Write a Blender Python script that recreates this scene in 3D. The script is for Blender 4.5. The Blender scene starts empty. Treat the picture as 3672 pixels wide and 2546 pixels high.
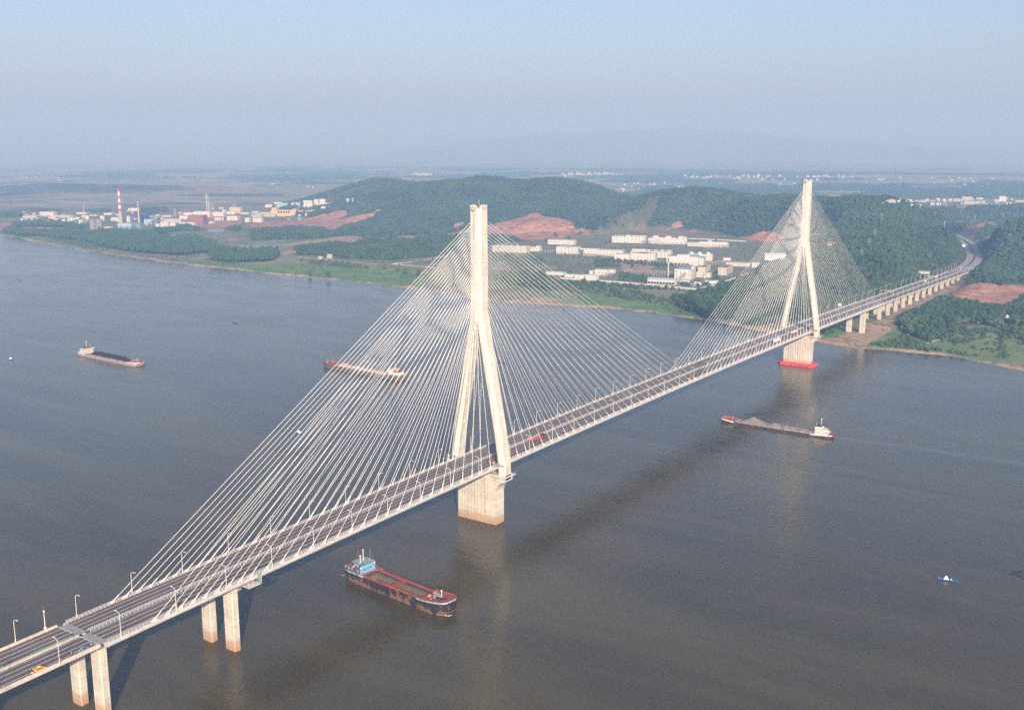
import bpy, bmesh, math, random
import numpy as np
from mathutils import Vector, Matrix
random.seed(7); RNG = np.random.default_rng(7)
scene = bpy.context.scene

# ================================================================ camera, sky, sun, exposure
CAM = np.array([412.1761, -555.7226, 255.1614]); YAW, PITCH, ROLL, FPX = -0.6064, 0.1972, -0.0022, 3724.2375
CF = np.array([math.sin(YAW)*math.cos(PITCH), math.cos(YAW)*math.cos(PITCH), -math.sin(PITCH)])
CR = np.array([math.cos(YAW), -math.sin(YAW), 0.0]); CU = np.cross(CR, CF)
CR, CU = CR*math.cos(ROLL)+CU*math.sin(ROLL), CU*math.cos(ROLL)-CR*math.sin(ROLL)
cd = bpy.data.cameras.new('camera'); cam_ob = bpy.data.objects.new('camera', cd)
scene.collection.objects.link(cam_ob); scene.camera = cam_ob
cam_ob.matrix_world = Matrix(((CR[0],CU[0],-CF[0],CAM[0]),(CR[1],CU[1],-CF[1],CAM[1]),(CR[2],CU[2],-CF[2],CAM[2]),(0,0,0,1)))
cd.sensor_width = 36.0; cd.lens = 36.0*FPX/3672; cd.clip_start = 5; cd.clip_end = 80000

SUN_EL = math.radians(23); SUN_AZ = math.radians(137)      # azimuth from +Y towards +X
world = bpy.data.worlds.new('World'); scene.world = world; world.use_nodes = True
nt = world.node_tree; bg = nt.nodes['Background']
sky = nt.nodes.new('ShaderNodeTexSky'); sky.sky_type = 'NISHITA'; sky.sun_disc = False
sky.sun_elevation = SUN_EL; sky.sun_rotation = SUN_AZ; sky.altitude = 100
sky.air_density = 1.0; sky.dust_density = 2.5; sky.ozone_density = 4.0
tint = nt.nodes.new('ShaderNodeMix'); tint.data_type = 'RGBA'; tint.blend_type = 'MULTIPLY'; tint.inputs[0].default_value = 1
tint.inputs[7].default_value = (.985, .845, .845, 1); nt.links.new(sky.outputs[0], tint.inputs[6]); nt.links.new(tint.outputs[2], bg.inputs[0]); bg.inputs[1].default_value = 0.12
sl = bpy.data.lights.new('sun', 'SUN'); sl.energy = 4.2; sl.angle = math.radians(0.6); sl.color = (1.0, 0.92, 0.80)
so = bpy.data.objects.new('sun', sl); scene.collection.objects.link(so)
sdir = Vector((math.sin(SUN_AZ)*math.cos(SUN_EL), math.cos(SUN_AZ)*math.cos(SUN_EL), math.sin(SUN_EL)))
so.rotation_euler = sdir.to_track_quat('Z', 'Y').to_euler(); so.location = (600, -700, 500)
scene.view_settings.view_transform = 'Standard'; scene.view_settings.look = 'None'
scene.view_settings.exposure = 0.75; scene.view_settings.gamma = 1.0
HAZE_DENSITY = 2.0e-4
scene.cycles.use_denoising = False
scene.cycles.max_bounces = 6; scene.cycles.volume_bounces = 1; scene.cycles.transparent_max_bounces = 8
scene.cycles.caustics_reflective = False; scene.cycles.caustics_refractive = False

# ================================================================ helpers
COL = scene.collection
def link(o):
    COL.objects.link(o); return o
def tag(o, label=None, cat=None, group=None, kind=None):
    if label: o['label'] = label
    if cat: o['category'] = cat
    if group: o['group'] = group
    if kind: o['kind'] = kind
    return o
def thing(name, label, cat, loc=(0,0,0), rz=0.0, group=None):
    o = bpy.data.objects.new(name, None); o.empty_display_size = 1
    o.location = loc; o.rotation_euler = (0,0,rz); link(o)
    return tag(o, label, cat, group)
class MB:
    """collects faces of one mesh"""
    def __init__(s): s.v=[]; s.f=[]; s.m=[]
    def add(s, vs, fs, m=0):
        n=len(s.v); s.v.extend([tuple(map(float,p)) for p in vs]); s.f.extend([tuple(i+n for i in f) for f in fs]); s.m.extend([m]*len(fs)); return s
    def box(s, x0,x1,y0,y1,z0,z1,m=0):
        return s.add([(x0,y0,z0),(x1,y0,z0),(x1,y1,z0),(x0,y1,z0),(x0,y0,z1),(x1,y0,z1),(x1,y1,z1),(x0,y1,z1)],
            [(3,2,1,0),(4,5,6,7),(0,1,5,4),(1,2,6,5),(2,3,7,6),(3,0,4,7)], m)
    def loft(s, rings, m=0, cap=True):
        n=len(rings[0]); vs=[p for r in rings for p in r]; fs=[]
        for k in range(len(rings)-1):
            for i in range(n):
                j=(i+1)%n; fs.append((k*n+i,k*n+j,(k+1)*n+j,(k+1)*n+i))
        if cap: fs.append(tuple(range(n-1,-1,-1))); fs.append(tuple((len(rings)-1)*n+i for i in range(n)))
        return s.add(vs,fs,m)
    def prism(s, poly, z0, z1, m=0):
        return s.loft([[(x,y,z0) for x,y in poly],[(x,y,z1) for x,y in poly]],m)
    def tube(s, p, q, r, n=6, m=0, r2=None, cap=True):
        p=np.array(p,float); q=np.array(q,float); d=q-p; L=np.linalg.norm(d)
        if L<1e-6: return s
        d/=L; a=np.array([0,0,1.0]) if abs(d[2])<.9 else np.array([1.0,0,0]); u=np.cross(d,a); u/=np.linalg.norm(u); w=np.cross(d,u)
        r2=r if r2 is None else r2
        ring=lambda c,rr:[c+rr*(math.cos(2*math.pi*i/n)*u-math.sin(2*math.pi*i/n)*w) for i in range(n)]
        return s.loft([ring(p,r),ring(q,r2)][::-1],m,cap)
    def path(s, pts, r, n=6, m=0):
        for a,b in zip(pts[:-1],pts[1:]): s.tube(a,b,r,n,m)
        return s
    def dome(s, c, r, h, n=14, k=4, m=0):
        rings=[[(c[0]+r*math.cos(a)*math.cos(2*math.pi*i/n),c[1]+r*math.cos(a)*math.sin(2*math.pi*i/n),c[2]+h*math.sin(a)) for i in range(n)] for a in [j*math.pi/2/k*.97 for j in range(k+1)]]
        return s.loft(rings,m)
    def lathe(s, prof, n=16, m=0, c=(0,0)):
        return s.loft([[(c[0]+r*math.cos(2*math.pi*i/n),c[1]+r*math.sin(2*math.pi*i/n),z) for i in range(n)] for r,z in prof],m)
    def sweep(s, prof, st, m=0, closed=True, cap=True):
        """prof: (across, up) points; st: stations (x, y, z, nx, ny)"""
        rings=[[(x+nx*a,y+ny*a,z+b) for a,b in prof] for x,y,z,nx,ny in st]
        n=len(prof); vs=[p for r in rings for p in r]; fs=[]
        for k in range(len(rings)-1):
            for i in range(n if closed else n-1):
                j=(i+1)%n; fs.append((k*n+j,k*n+i,(k+1)*n+i,(k+1)*n+j))
        if closed and cap: fs.append(tuple(range(n))); fs.append(tuple((len(rings)-1)*n+i for i in range(n-1,-1,-1)))
        return s.add(vs,fs,m)
    def mesh(s, name, mats, smooth=False):
        me=bpy.data.meshes.new(name); me.from_pydata(s.v,[],s.f)
        for mt in (mats if isinstance(mats,(list,tuple)) else [mats]): me.materials.append(mt)
        if len(set(s.m))>1: me.polygons.foreach_set('material_index', s.m)
        if smooth: me.polygons.foreach_set('use_smooth',[True]*len(s.f))
        me.update(); return me
    def build(s, name, mats, parent=None, smooth=False, loc=None):
        o=bpy.data.objects.new(name, s.mesh(name,mats,smooth)); link(o)
        if parent is not None: o.parent=parent
        if loc is not None: o.location=loc
        return o
def inst(name, me, parent=None, loc=(0,0,0), rz=0.0, sc=(1,1,1)):
    o=bpy.data.objects.new(name, me); o.location=loc; o.rotation_euler=(0,0,rz); o.scale=sc; link(o)
    if parent is not None: o.parent=parent
    return o
def copy_tree(o, parent=None):
    c=o.copy(); COL.objects.link(c)
    if parent is not None: c.parent=parent
    for ch in list(o.children): copy_tree(ch, c)
    return c
ORD=['','second ','third ','fourth ','fifth ','sixth ','seventh ','eighth ','ninth ','tenth ','eleventh ','twelfth ','thirteenth ','fourteenth ','fifteenth ','sixteenth ','seventeenth ','eighteenth ','nineteenth ','twentieth ','twenty-first ','twenty-second ','twenty-third ','twenty-fourth ','twenty-fifth ','twenty-sixth ','twenty-seventh ','twenty-eighth ','twenty-ninth ','thirtieth ']

# ================================================================ materials
MATS={}
def mat(name, col, rough=.6, var=.12, scale=.6, metal=0.0, spec=.3, col2=None, coord='Object', emit=None, detail=5):
    if name in MATS: return MATS[name]
    m=bpy.data.materials.new(name); m.use_nodes=True; n=m.node_tree; p=n.nodes['Principled BSDF']
    p.inputs['Roughness'].default_value=rough; p.inputs['Metallic'].default_value=metal; p.inputs['Specular IOR Level'].default_value=spec
    tc=n.nodes.new('ShaderNodeTexCoord'); no=n.nodes.new('ShaderNodeTexNoise'); no.inputs['Scale'].default_value=scale; no.inputs['Detail'].default_value=detail
    n.links.new(tc.outputs[coord],no.inputs['Vector'])
    cr=n.nodes.new('ShaderNodeValToRGB'); cr.color_ramp.elements[0].position=.32; cr.color_ramp.elements[1].position=.68
    a=[max(0,c*(1-var)) for c in col]; b=[min(1,c*(1+var)) for c in (col2 or col)]
    cr.color_ramp.elements[0].color=(*a,1); cr.color_ramp.elements[1].color=(*b,1)
    n.links.new(no.outputs['Fac'],cr.inputs[0]); n.links.new(cr.outputs[0],p.inputs['Base Color'])
    if emit: p.inputs['Emission Color'].default_value=(*emit[0],1); p.inputs['Emission Strength'].default_value=emit[1]
    MATS[name]=m; return m
def N(n,t,**k):
    x=n.nodes.new(t)
    for a,b in k.items(): setattr(x,a,b)
    return x
def math_n(n,op,a,b=None,c=None):
    x=N(n,'ShaderNodeMath',operation=op)
    for i,v in enumerate((a,b,c)):
        if v is None: continue
        if isinstance(v,(int,float)): x.inputs[i].default_value=v
        else: n.links.new(v,x.inputs[i])
    return x.outputs[0]
def mixc(n,f,a,b):
    x=N(n,'ShaderNodeMix',data_type='RGBA')
    for i,v in ((0,f),(6,a),(7,b)):
        if isinstance(v,(int,float)): x.inputs[i].default_value=v
        elif isinstance(v,tuple): x.inputs[i].default_value=(*v,1)
        else: n.links.new(v,x.inputs[i])
    return x.outputs[2]
def noise(n,vec,scale,detail=4,rough=.5,dist=0.0):
    x=N(n,'ShaderNodeTexNoise'); x.inputs['Scale'].default_value=scale; x.inputs['Detail'].default_value=detail
    x.inputs['Roughness'].default_value=rough; x.inputs['Distortion'].default_value=dist
    n.links.new(vec,x.inputs['Vector']); return x.outputs['Fac']
def ramp(n,f,a,b):
    x=N(n,'ShaderNodeMapRange'); x.interpolation_type='SMOOTHSTEP'; x.inputs[1].default_value=a; x.inputs[2].default_value=b
    n.links.new(f,x.inputs[0]); return x.outputs[0]

def concrete(name, col, stain=False, lift=4.5, streak=.34):
    """cast concrete: pour joints, rain streaks, blotches; silt stained foot where it stands in the river"""
    m=bpy.data.materials.new(name); m.use_nodes=True; n=m.node_tree; p=n.nodes['Principled BSDF']
    p.inputs['Roughness'].default_value=.8; p.inputs['Specular IOR Level'].default_value=.2
    g=N(n,'ShaderNodeNewGeometry').outputs['Position']
    sp=N(n,'ShaderNodeSeparateXYZ'); n.links.new(g,sp.inputs[0])
    ms=N(n,'ShaderNodeMapping'); ms.inputs['Scale'].default_value=(1,1,.06); n.links.new(g,ms.inputs['Vector'])
    st=noise(n,ms.outputs[0],.55,5,.6); bl=noise(n,g,.16,5,.6); fi=noise(n,g,1.6,4)
    fl=math_n(n,'FRACT',math_n(n,'DIVIDE',sp.outputs[2],lift))
    joint=math_n(n,'LESS_THAN',fl,.035)
    lot=N(n,'ShaderNodeTexWhiteNoise',noise_dimensions='1D'); n.links.new(math_n(n,'FLOOR',math_n(n,'DIVIDE',sp.outputs[2],lift)),lot.inputs['W'])
    v=math_n(n,'ADD',math_n(n,'MULTIPLY',math_n(n,'SUBTRACT',st,.5),streak*2.4),math_n(n,'MULTIPLY',math_n(n,'SUBTRACT',bl,.5),streak*1.6))
    v=math_n(n,'ADD',v,math_n(n,'MULTIPLY',math_n(n,'SUBTRACT',fi,.5),.10))
    v=math_n(n,'ADD',v,math_n(n,'MULTIPLY',math_n(n,'SUBTRACT',lot.outputs[0],.5),.08))
    v=math_n(n,'SUBTRACT',math_n(n,'ADD',v,1.0),math_n(n,'MULTIPLY',joint,.28))
    hs=N(n,'ShaderNodeMix',data_type='RGBA',blend_type='MULTIPLY'); hs.inputs[0].default_value=1; hs.inputs[6].default_value=(*col,1)
    cmb=N(n,'ShaderNodeCombineColor'); 
    for i in range(3): n.links.new(v,cmb.inputs[i])
    n.links.new(cmb.outputs[0],hs.inputs[7]); c=hs.outputs[2]
    oc=ramp(n,noise(n,ms.outputs[0],.23,3),.60,.78); c=mixc(n,math_n(n,'MULTIPLY',oc,.35),c,(.50,.36,.22))
    if stain:
        edge=math_n(n,'ADD',sp.outputs[2],math_n(n,'MULTIPLY',math_n(n,'SUBTRACT',noise(n,g,.35,4),.5),2.2))
        f=math_n(n,'SUBTRACT',1.0,ramp(n,edge,4.6,7.4)); c=mixc(n,math_n(n,'MULTIPLY',f,.85),c,(.46,.31,.19))
        f2=math_n(n,'SUBTRACT',1.0,ramp(n,edge,2.6,3.6)); c=mixc(n,math_n(n,'MULTIPLY',f2,.45),c,(.40,.23,.13))
        f3=math_n(n,'SUBTRACT',1.0,ramp(n,edge,.1,.7)); c=mixc(n,math_n(n,'MULTIPLY',f3,.8),c,(.12,.085,.055))
    n.links.new(c,p.inputs['Base Color']); return m
# ---------------------------------------------------------------- terrain (numpy)
SHORE = np.array([(-24000,5200),(-9000,2900),(-5200,1900),(-3600,1390),(-2620,1133),(-2420,1093),(-1983,992),(-1585,942),(-1278,919),
    (-993,914),(-841,910),(-700,880),(-585,858),(-508,878),(-389,900),(-300,892),(-225,872),(-113,831),(-18,793),(25,775),(66,790),
    (136,790),(229,752),(330,700),(500,640),(900,560),(3000,300),(17000,-900)],float)
ROAD = np.array([(0,1440),(-0.5,1490),(-3,1540),(-7,1600),(-14,1680),(-27,1770),(-46,1870),(-76,1980),(-106,2110),(-141,2215),
    (-180,2316),(-224,2420),(-285,2540),(-360,2680),(-450,2860)],float)
def smooth(a,b,x):
    t=np.clip((x-a)/(b-a),0,1); return t*t*(3-2*t)
def vnoise(x,y,seed=0):
    xi=np.floor(x).astype(np.int64); yi=np.floor(y).astype(np.int64); fx=x-xi; fy=y-yi
    def hsh(i,j):
        n=(i*374761393+j*668265263+seed*1442695041)&0x7fffffff
        n=((n^(n>>13))*1274126177)&0x7fffffff
        return ((n^(n>>16))&0xffff)/65535.0
    ux=fx*fx*(3-2*fx); uy=fy*fy*(3-2*fy)
    return (hsh(xi,yi)*(1-ux)+hsh(xi+1,yi)*ux)*(1-uy)+(hsh(xi,yi+1)*(1-ux)+hsh(xi+1,yi+1)*ux)*uy
def fbm(x,y,seed=0,o=4):
    s=0;a=.5
    for k in range(o):
        s=s+a*vnoise(x*2**k,y*2**k,seed+k*7); a*=.5
    return s
# ridges: crest points (image column, image row, ground distance) in the photograph; half width of the foot
RIDGE_PX = [
 ([(1000,770,5000,220),(1080,750,4900,300),(1150,735,4750,380),(1230,700,4650,500),(1300,672,4500,600),(1370,627,4400,760),(1420,631,4350,760),(1480,690,4250,600),(1560,656,4150,760),(1620,623,4000,800),(1700,635,3900,820),(1760,626,3850,820),(1850,640,3800,820),(1930,646,3750,800),(2000,638,3700,800),(2050,645,3650,700),(2100,685,3600,550),(2150,712,3550,420),(2200,725,3500,400),(2290,705,3500,460),(2330,705,3450,560),(2400,669,3400,640),(2470,659,3350,680),(2550,662,3300,700),(2600,677,3250,700),(2650,704,3200,680),(2700,700,3150,660),(2800,690,3050,660),(2900,697,2950,680),(2990,706,2850,700),(3060,691,2750,640),(3110,735,2680,480),(3160,770,2600,380),(3210,800,2500,300),(3270,830,2420,250),(3330,860,2380,200)]),
 ([(1960,690,3500,420),(1940,735,3250,380),(1930,770,3050,330),(1900,800,2900,260)]),
 ([(2000,690,3500,260),(2070,790,3150,190)]),
 ([(2480,720,3050,420),(2440,770,2750,330),(2430,800,2600,240)]),
 ([(1700,690,3600,420),(1660,760,3300,380),(1500,790,3200,300)]),
 ([(1450,710,3900,300),(1300,765,3550,260),(1200,795,3400,200)]),
 ([(2700,760,2700,360),(2680,800,2500,260)]),
 ([(2950,790,2450,420),(2960,860,2150,330)]),
 ([(3100,815,2350,330),(3190,880,2000,300),(3230,930,1850,160)]),
 ([(3420,812,2500,190),(3480,800,2480,230),(3560,780,2480,300),(3640,776,2500,360),(3760,770,2500,420),(3950,770,2600,500)]),
 ([(3560,850,2450,260),(3680,862,2450,340),(3900,870,2450,420)]),
 ([(-200,662,6500,600),(0,662,6500,650),(150,652,6500,700),(300,650,6600,700),(450,652,6500,700),(600,660,6500,650),(750,676,6400,520)]),
 ([(760,690,5600,420),(900,690,5500,420),(1000,700,5300,420)]),
 ([(3500,735,3900,420),(3672,728,3900,500),(3900,725,4000,500)]),
]
def polar(px,py,D):
    """world point at ground distance D along the sight line of a photo pixel"""
    r,u,f=CR,CU,CF
    d=f+r*((px-1836)/FPX)-u*((py-1273)/FPX)
    t=D/math.hypot(d[0],d[1]); return CAM+d*t
RIDGES=[]
FOOT_PX=[(900,745),(1050,790),(1200,800),(1300,800),(1500,822),(1640,838),(1805,843),(1900,866),(1980,860),(2030,854),(2110,834),(2180,832),(2300,822),(2450,830),(2560,842),(2640,862),(2720,868),(2800,876),(2900,884),(2960,905)]
FOOT=[]
def make_ridges(treeh=8.0):
    RIDGES.clear(); FOOT.clear(); q=[]
    for px,py in FOOT_PX:
        d=CF+CR*((px-1836)/FPX)-CU*((py-1273)/FPX); P=CAM+d*((13-CAM[2])/d[2]); q.append((P[0],P[1]))
    q=sorted(q); q=[(-30000,q[0][1])]+q+[(q[-1][0]+60,1100),(q[-1][0]+200,600),(30000,600)]; FOOT.append(np.array(q))
    for rp in RIDGE_PX:
        pts=[]
        for (px,py,D,w) in rp:
            P=polar(px,py,D); pts.append((P[0],P[1],max(14.0,P[2]-treeh),w))
        RIDGES.append(np.array(pts))
def height(x,y):
    x=np.asarray(x,float); y=np.asarray(y,float)
    d=(y-np.interp(x,SHORE[:,0],SHORE[:,1]))*.95
    d=d+ (vnoise(x/45,y/45,3)-.5)*14*smooth(-40,0,d)
    z=-3+5*smooth(-14,10,d)+4*smooth(8,85,d)+7*smooth(85,170,d)+ .8*(fbm(x/120,y/120,5)-.5)*2*smooth(0,60,d)
    acc=np.zeros_like(z)
    for R_ in RIDGES:
        best=np.zeros_like(z); bq=np.full(z.shape,1e9)
        for a,b in zip(R_[:-1],R_[1:]):
            wmax=max(a[3],b[3])
            m=(x>min(a[0],b[0])-wmax)&(x<max(a[0],b[0])+wmax)&(y>min(a[1],b[1])-wmax)&(y<max(a[1],b[1])+wmax)
            if not m.any(): continue
            xx=x[m];yy=y[m]; ab=b[:2]-a[:2]; L2=ab@ab
            t=np.clip(((xx-a[0])*ab[0]+(yy-a[1])*ab[1])/L2,0,1)
            dist=np.hypot(xx-a[0]-t*ab[0],yy-a[1]-t*ab[1])
            w=a[3]+t*(b[3]-a[3]); zc=a[2]+t*(b[2]-a[2])-13
            q=np.clip(dist/w,0,1); hh=zc*(1-q**1.5)**2
            nb=dist<bq[m]; b1=best[m]; b2=bq[m]; b1[nb]=hh[nb]; b2[nb]=dist[nb]; best[m]=b1; bq[m]=b2
        acc=np.maximum(acc,best)+ 0.12*np.minimum(acc,best)
    acc=acc*smooth(-10,150,y-np.interp(x,FOOT[0][:,0],FOOT[0][:,1]))
    g=fbm(x/260,y/260,11,4); rg=1-np.abs(2*fbm(x/330+7,y/330,21,3)-1)
    acc=acc*(0.93+.16*(g-.5)*2*smooth(0,40,acc)) - 12*(1-rg)*smooth(15,60,acc)
    z=z+np.maximum(acc,0)
    # road bed
    rd=np.full(z.shape,1e9)
    m=(y>1380)&(y<3000)&(x>-700)&(x<200)
    if m.any():
        xx=x[m];yy=y[m];q=np.full(xx.shape,1e9)
        for a,b in zip(ROAD[:-1],ROAD[1:]):
            ab=b-a;t=np.clip(((xx-a[0])*ab[0]+(yy-a[1])*ab[1])/(ab@ab),0,1)
            q=np.minimum(q,np.hypot(xx-a[0]-t*ab[0],yy-a[1]-t*ab[1]))
        rd[m]=q
    k=1-smooth(19,60,rd); k=k*smooth(1470,1500,y)
    z=z*(1-k)+26.0*k
    # flat ground under the viaduct
    k2=(1-smooth(25,70,np.abs(x)))*smooth(900,940,y)*(1-smooth(1470,1500,y))
    z=z*(1-k2)+(13+(y-940)/500*3)*k2
    return z
make_ridges()
def wp(px,py,zoff=0.0):
    """point of the terrain seen at a photo pixel"""
    d=CF+CR*((px-1836)/FPX)-CU*((py-1273)/FPX)
    if d[2]>-.004: d[2]=-.004
    t0=(CAM[2]-230)/-d[2]; t1=(CAM[2]+4)/-d[2]
    t=np.linspace(max(t0,600),min(t1,26000),1400); P=CAM+np.outer(t,d)
    h=height(P[:,0],P[:,1])+zoff; k=np.argmax(P[:,2]<h)
    if k==0: k=len(t)-1
    t=np.linspace(t[k-1],t[k],40); P=CAM+np.outer(t,d); h=height(P[:,0],P[:,1])+zoff; k=int(np.argmax(P[:,2]<h)); return P[k]
def to_px(x,y,z):
    d=np.stack([x-CAM[0],y-CAM[1],z-CAM[2]],-1); zz=d@CF
    return 1836+FPX*(d@CR)/zz, 1273-FPX*(d@CU)/zz
def Z(ox,oy,s): return lambda pts:[(ox+x/s,oy+y/s) for x,y in pts]
zA=Z(0,500,2.302); zB=Z(900,550,2.8775); zC=Z(1600,550,2.8775); zD=Z(2000,750,2.8775); zE=Z(2500,1000,1.964)
zF=Z(2800,600,2.64); zG=Z(2600,820,4.604); zH=Z(2180,820,4.427); zI=Z(1700,820,3.837); zJ=Z(2950,850,3.837); zK=Z(3050,660,3.701)
zL=Z(0,660,4.604); zM=Z(400,660,4.604); zN=Z(800,680,4.604); zO=lambda p:p
def wpoly(pts): return np.array([wp(*p)[:2] for p in pts])
def inside(poly,x,y):
    r=np.zeros(x.shape,bool); bx=(x>poly[:,0].min())&(x<poly[:,0].max())&(y>poly[:,1].min())&(y<poly[:,1].max())
    if not bx.any(): return r
    xx=x[bx];yy=y[bx];q=np.zeros(xx.shape,bool); n=len(poly)
    for i in range(n):
        x1,y1=poly[i];x2,y2=poly[(i+1)%n]
        if y1==y2: continue
        c=((y1>yy)!=(y2>yy))&(xx<(x2-x1)*(yy-y1)/(y2-y1)+x1); q^=c
    r[bx]=q; return r
def inany(polys,x,y):
    r=np.zeros(x.shape,bool)
    for p in polys: r|=inside(p,x,y)
    return r
SOIL=[wpoly(p) for p in [
  zC([(435,745),(640,700),(870,625),(925,608),(965,618),(1000,652),(1190,672),(1300,717),(1400,772),(1470,825),(1400,832),(1280,800),(1200,850),(1215,880),(1090,872),(960,887),(870,905),(800,890),(640,850),(590,830)]),
  zC([(0,840),(160,800),(165,828),(0,850)]), zC([(60,775),(110,715),(210,715),(150,760)]), zC([(200,815),(440,740),(590,830),(300,850)]), zC([(435,652),(495,650),(495,660),(435,662)]),
  zG([(180,195),(300,135),(430,125),(600,65),(760,50),(870,85),(950,135),(1200,185),(1230,235),(1050,225),(750,225),(530,205),(340,165)]),
  zB([(0,718),(160,703),(560,682),(680,645),(760,625),(800,640),(830,605),(980,588),(1010,632),(860,682),(830,697),(1100,645),(1260,618),(1290,632),(1060,712),(900,752),(870,790),(850,805),(740,762),(480,747),(170,767),(0,777)]),
  zB([(1260,605),(1350,570),(1350,580),(1290,610)]),
  zA([(1450,600),(1700,590),(1930,600),(1990,640),(1990,700),(1850,730),(1640,720),(1500,690)]), zA([(1640,380),(1690,375),(1735,415),(1690,440),(1650,430)]),
  zA([(0,690),(90,695),(100,720),(0,745)]), zA([(140,730),(800,745),(830,760),(140,745)]),
  zE([(1740,132),(1900,45),(2302,62),(2400,66),(2400,110),(2302,112),(2170,188),(1930,150)]),
  zK([(1350,320),(1560,305),(1560,335),(1400,330)]),zK([(1560,600),(1660,545),(1740,520),(1830,500),(1950,505),(2070,540),(2050,560),(1860,580),(1740,620)]),zK([(1320,490),(1640,500),(1640,525),(1400,512)]),
  zH([(20,540),(650,575),(650,600),(450,590),(20,555)]), zH([(480,660),(680,630),(700,650),(520,672)]),
 ]]
PATCHY=[wpoly(p) for p in [zD([(780,248),(960,200),(1080,150),(1150,132),(1260,125),(1350,180),(1420,225),(1340,272),(1200,250),(1050,272),(900,252)]), zD([(1400,270),(1530,295),(1520,305),(1400,285)]), zG([(1600,250),(1850,200),(1990,180),(2200,205),(2100,215),(1900,240),(1700,270)]), zC([(2000,770),(2302,715),(2302,850),(1930,830)])]]
TAN=[wpoly(p) for p in [zB([(200,972),(350,952),(360,932),(620,902),(900,862),(1080,862),(1170,882),(1080,915),(900,907),(700,922),(480,947),(300,967)]),
  zB([(290,1007),(450,1007),(455,1030),(380,1050),(290,1047)]), zB([(1450,887),(1560,847),(1690,852),(1700,870),(1620,880),(1540,872)]), zB([(1300,878),(1420,880),(1420,890),(1300,888)]),
  zB([(1970,840),(2180,795),(2260,790),(2260,815),(2180,832)]), zB([(1100,1002),(1220,1000),(1220,1018),(1160,1018)]),
  zA([(1780,865),(1850,860),(1850,880),(1800,880)]), zA([(2240,890),(2302,878),(2302,915),(2250,905)]), zA([(1880,825),(1960,820),(1960,838),(1890,838)]),
  zC([(720,1530),(850,1470),(960,1482),(1190,1512),(1150,1555),(900,1560)]),
  zE([(880,452),(960,420),(1040,392),(1110,372),(1180,345),(1290,290),(1400,222),(1650,100),(1900,20),(1900,42),(1700,130),(1560,200),(1470,225),(1400,300),(1310,380),(1230,440),(1150,492),(1000,494)]),
  zE([(100,282),(200,302),(400,330),(560,345),(585,380),(400,372),(250,342)]),
  zD([(640,575),(850,580),(1000,580),(1000,600),(850,625),(700,620)]),
 ]]
GRASS=[wpoly(p) for p in [
  zO([(0,838),(60,832),(150,850),(250,880),(400,910),(560,932),(650,945),(750,938),(900,948),(1050,943),(1250,955),(1400,968),(1540,985),(1540,1040),(1450,1032),(1250,1008),(900,973),(600,938),(300,898),(90,858)]),
  zE([(1150,490),(1230,440),(1310,380),(1480,385),(1640,450),(1780,380),(2060,330),(2400,340),(2400,620),(1900,560),(1500,510)]),
  zD([(0,850),(300,870),(640,930),(900,960),(1150,960),(1400,1060),(1500,1120),(1000,1080),(500,1010),(100,960)]),
  zE([(870,360),(1060,340),(1060,372),(960,420),(870,420)]), zC([(300,1230),(900,1250),(1250,1420),(1500,1550),(1250,1540),(700,1400),(300,1330)]),
  zB([(0,1120),(240,1095),(310,1108),(100,1140),(0,1150)]), zB([(0,912),(300,905),(640,870),(660,878),(420,905),(0,928)])]]
FIELD=[wpoly(p) for p in [zA([(1560,985),(1720,952),(1730,975),(1640,1000)]),zA([(2040,1025),(2200,1000),(2302,995),(2302,1015),(2150,1035)])]]
POND=[wpoly(p) for p in [zB([(0,935),(230,915),(430,908),(330,940),(215,968),(120,985),(0,985)]), zA([(1850,882),(2300,850),(2300,895),(2230,905),(2070,905),(1850,905)]), zA([(1240,795),(1400,770),(1640,765),(1560,790),(1450,810)]), zA([(1690,735),(1850,735),(1850,765),(1750,770),(1690,760)]), zB([(0,850),(5,850),(5,852)])][:4]]
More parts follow.
